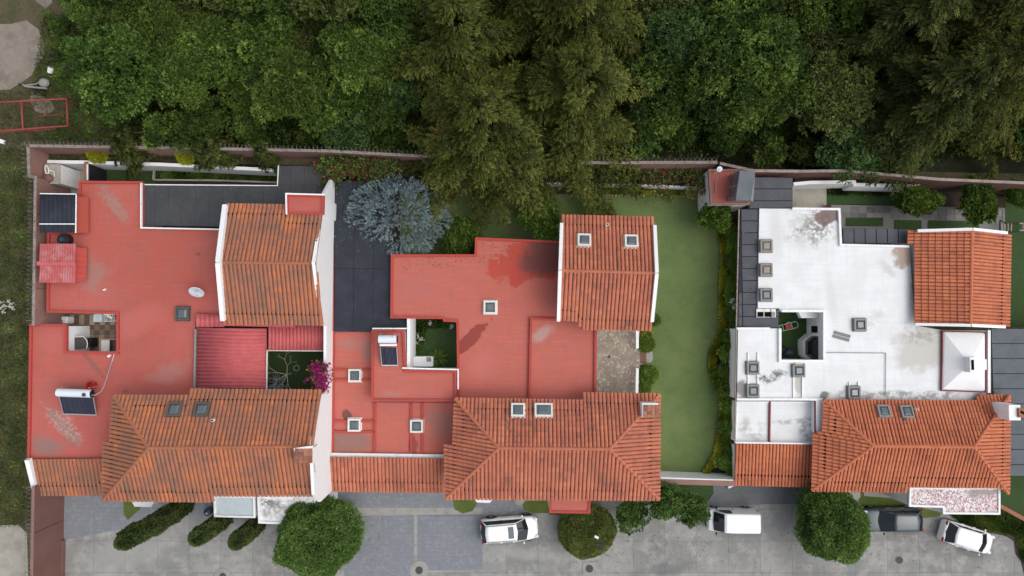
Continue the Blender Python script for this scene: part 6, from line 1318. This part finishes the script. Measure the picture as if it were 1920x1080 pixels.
mb = MB(); mb.box((b0.x-.3, b0.y+.55, 4.6), (.30, .16, .1), -.5); mb.build('lamp_head', m_cap, t, bevel=.02); mb = MB(); mb.cyl((b0.x, b0.y, 4.5), (b0.x-.3, b0.y+.55, 4.6), .02, .02, 5); mb.build('arm', m_iron, t)
c = W(1370, 912, .3); mb = MB(); mb.box((c.x, c.y, .25), (.42, .16, .2), .45); tag(mb.build('marker_block', m_cap, bevel=.02), 'small white block on the grey pavers by the brown coping', 'block')
mb = MB(); c = W(623, 930, 1.4); mb.ribbon([(c.x, c.y+.6, 2.2), (c.x, c.y-.7, 1.6)], .16, 2.2); tag(mb.build('gate_pier', m_wall), 'white sloping pier beside the left ficus at the driveway', 'pier')
lowwall('brick edging running down to the right corner past the dark lawn', [(1876, 949), (1922, 974), (2000, 1010)], .3, .3, m_brick, .3, name='brick_edging')
lowwall('narrow brown kerb strip between the brown wall and the left street', [(115, 1014), (113, 1140)], .35, .35, m_brown, .28, name='kerb_strip')
# left plot: red frame, bucket, rubbish
t = thing('metal_frame', 'red painted tubular frame lying level in the left plot', 'frame', W(60, 220, 0)); z = 1.3; F = [(-60, 195), (125, 185), (127, 236), (-60, 250)]; mb = MB(); q = [W(a, b, z) for a, b in F]; mb.tube([q[0], q[1], q[2], q[3]], .07, 8); mb.build('outer_rails', m_redmetal, t, smooth=True)
mb = MB(); mb.tube([W(40, 190, z), W(43, 242, z)], .07, 8); mb.build('cross_rail', m_redmetal, t, smooth=True); mb = MB(); mb.tube([W(70, 218, .7), W(120, 214, .7)], .03, 6); mb.build('thin_rod', m_redmetal, t)
mb = MB(); mb.tube([W(0, 248, .9), W(105, 242, .9)], .04, 6); mb.build('lower_rail', m_redmetal, t)
for a, b in ((125, 186), (127, 236), (41, 190), (43, 242)): mb = MB(); p = W(a, b, z); mb.cyl((p.x, p.y, 0), (p.x, p.y, z), .05, .05, 8); mb.build('post', m_redmetal, t)
c = W(95, 131, .25); t = thing('bucket', 'white bucket in the grass near the bare dirt patch', 'bucket', (c.x, c.y, 0)); mb = MB(); mb.cyl((c.x-.1, c.y-.2, .2), (c.x+.1, c.y+.15, .35), .18, .22, 14); mb.build('tub', m_cap, t); mb = MB(); mb.cyl((c.x+.1, c.y+.15, .35), (c.x+.11, c.y+.17, .36), .2, .2, 14); mb.build('opening', m_fr_gry, t)
t = thing('wheelbarrow', 'weathered white overturned barrow with a rounded tray near the dirt patch', 'wheelbarrow', W(65, 158, 0)); mb = MB(); c = W(80, 154, .4); mb.ell((c.x, c.y, .2), (.42, .38, .34), 10, 6, v1=math.pi/2); mb.build('tray', m_band, t, bevel=.02)
mb = MB(); mb.tube([W(38, 155, .2), W(48, 162, .25), W(68, 164, .3), W(88, 166, .3)], .08, 6); mb.tube([W(48, 160, .25), W(66, 158, .35), W(80, 152, .5)], .06, 6); mb.build('handles', m_band, t); mb = MB(); p = W(40, 158, .2); mb.cyl((p.x, p.y-.05, .22), (p.x, p.y+.05, .22), .2, .2, 12); mb.build('wheel', m_iron, t)
mb = MB(); c = W(2, 265, .2); mb.box((c.x, c.y, .15), (.5, .32, .25), -.3); tag(mb.build('crate', m_cap, bevel=.02), 'white box in the grass at the left edge below the red frame', 'box')
mb = MB(); c = W(178, 118, .6); mb.box((c.x, c.y, .5), (.6, .25, .5)); tag(mb.build('concrete_block', m_band, bevel=.02), 'pale block at the corner of the forest behind the left plot', 'block')
mb = MB(); c = W(163, 132, .3); mb.box((c.x, c.y, .2), (.35, .55, .2), .1); tag(mb.build('board', m_wood, bevel=.02), 'brown board beside the dense shrub at the forest corner', 'board')
c = W(172, 162, .9); t = thing('forest_shrub', 'bright dense upright shrub at the left corner of the forest', 'shrub', (c.x, c.y, 0)); obj('crown', HD[1], t, (0, 0, .9), (0, 0, 1), (.85, 1.2, 1.4)); obj('stem', TRC, t, scale=(.2, .2, .15))
mb = MB(); c = W(200, 160, .3); mb.prism([(c.x-.5, c.y+.8), (c.x+.6, c.y+.7), (c.x+.4, c.y-.9), (c.x-.1, c.y-.8)], .02, .5); tag(mb.build('tarpaulin', m_bluepot, bevel=.05), 'dark blue tarpaulin heap in the gap beside the upright shrub', 'tarpaulin')
# junk behind the store room
t = thing('plastic_chair', 'overturned white framed chair on the cream store roof', 'chair', W(90, 320, 2.5)); mb = MB(); c = W(87, 318, 2.8); mb.tube([(c.x+.14*math.cos(a), c.y+.3*math.sin(a), 2.75+.08*math.sin(a)) for a in [i*math.pi/8 for i in range(17)]], .03, 5); mb.build('seat_ring', m_cap, t); mb = MB(); mb.tube([(c.x+.14, c.y, 2.7), (c.x+.4, c.y-.1, 2.55), (c.x+.45, c.y-.5, 2.55)], .025, 5); mb.build('leg', m_cap, t)
mb = MB(); c = W(88, 334, 2.7); mb.ell((c.x, c.y, 2.62), (.42, .35, .2), 12, 7); tag(mb.build('cloth_bundle', m_brown, smooth=True), 'brown bundle on the corner of the cream store roof', 'bundle')
c = W(118, 449, 3.7); t = thing('water_tank', 'dark water tank between the two small stair cabins', 'tank', (c.x, c.y, 3.1)); mb = MB(); mb.cyl((c.x, c.y, 3.1), (c.x, c.y, 3.75), .42, .42, 18); mb.build('drum', m_black, t, bevel=.04); mb = MB(); mb.cyl((c.x, c.y, 3.75), (c.x, c.y, 3.85), .2, .17, 14); mb.build('lid', m_bluepot, t)
for px, py, z, s, lab in ((197, 542, 3.15, .07, 'tiny vent stub on the left red roof'), (205, 666, 3.2, .10, 'short white pipe stub beside the patio rim')):
    c = W(px, py, z); mb = MB(); mb.cyl((c.x, c.y, 3.1), (c.x, c.y-.08, 3.3), s, s, 8); tag(mb.build('vent_stub', m_cap), lab, 'vent')
for i, (px, py, pl_, lab) in enumerate(((399, 788, None, 'white fleck of mortar below the right roof light of the left house'), (1139, 421, None, 'short white vent pipe on the rear tiled wing of the middle house'), (1719, 768, None, 'tiny white vent on the front tiled roof of the right house'), (1697, 786, None, 'small grey vent on the front tiled roof of the right house'))):
    z = (7.0, 6.2, 4.1, 4.3)[i]; c = W(px, py, z); mb = MB(); mb.cyl((c.x, c.y, z-.4), (c.x, c.y, z+.1), .1, .1, 10); t = thing('roof_vent_pipe', lab, 'vent', (c.x, c.y, z)); mb.build('pipe', m_cap if i != 3 else m_fr_gry, t); mb = MB(); mb.cyl((c.x, c.y, z+.1), (c.x, c.y, z+.11), .07, .07, 10); mb.build('opening', m_hole, t)
# garden furniture on the far right
t = thing('garden_bench', 'black metal frame bench with pale slats beyond the tiled wing at the right edge', 'bench', W(1885, 425, 0)); mb = MB(); mb.tube([W(1875, 436, 1.), W(1875, 413, 1.), W(1890, 421, .5), W(1910, 418, .5)], .05, 6); mb.tube([W(1875, 436, .9), W(1912, 434, .5)], .05, 6); mb.build('frame', m_black, t)
for i in range(4): mb = MB(); bar3(mb, W(1878+i*6, 419, .6), W(1878+i*6, 436, .6), .08, .04); mb.build('slat', m_capdirty, t)
mb = MB(); bar3(mb, W(1911, 419, .5), W(1930, 419, .5), .1, .06); bar3(mb, W(1911, 432, .5), W(1930, 432, .5), .1, .06); bar3(mb, W(1918, 419, .5), W(1918, 432, .5), .06, .04); mb.build('end_frame', m_capdirty, t)
c = W(1447, 385, .3)
t = thing('clay_pot', 'orange ring pot on the corner of the white roof by the stone walk', 'pot', W(1554, 387, 0)); c = W(1554, 387, .6); mb = MB(); mb.cyl((c.x, c.y, .05), (c.x, c.y, .6), .14, .2, 14, caps=False); mb.build('pot', mat('clay', (.5, .27, .16), .8), t); mb = MB(); mb.cyl((c.x, c.y, .5), (c.x, c.y, .52), .17, .17, 14); mb.build('soil', m_soil, t)
print('objects', len(bpy.data.objects))
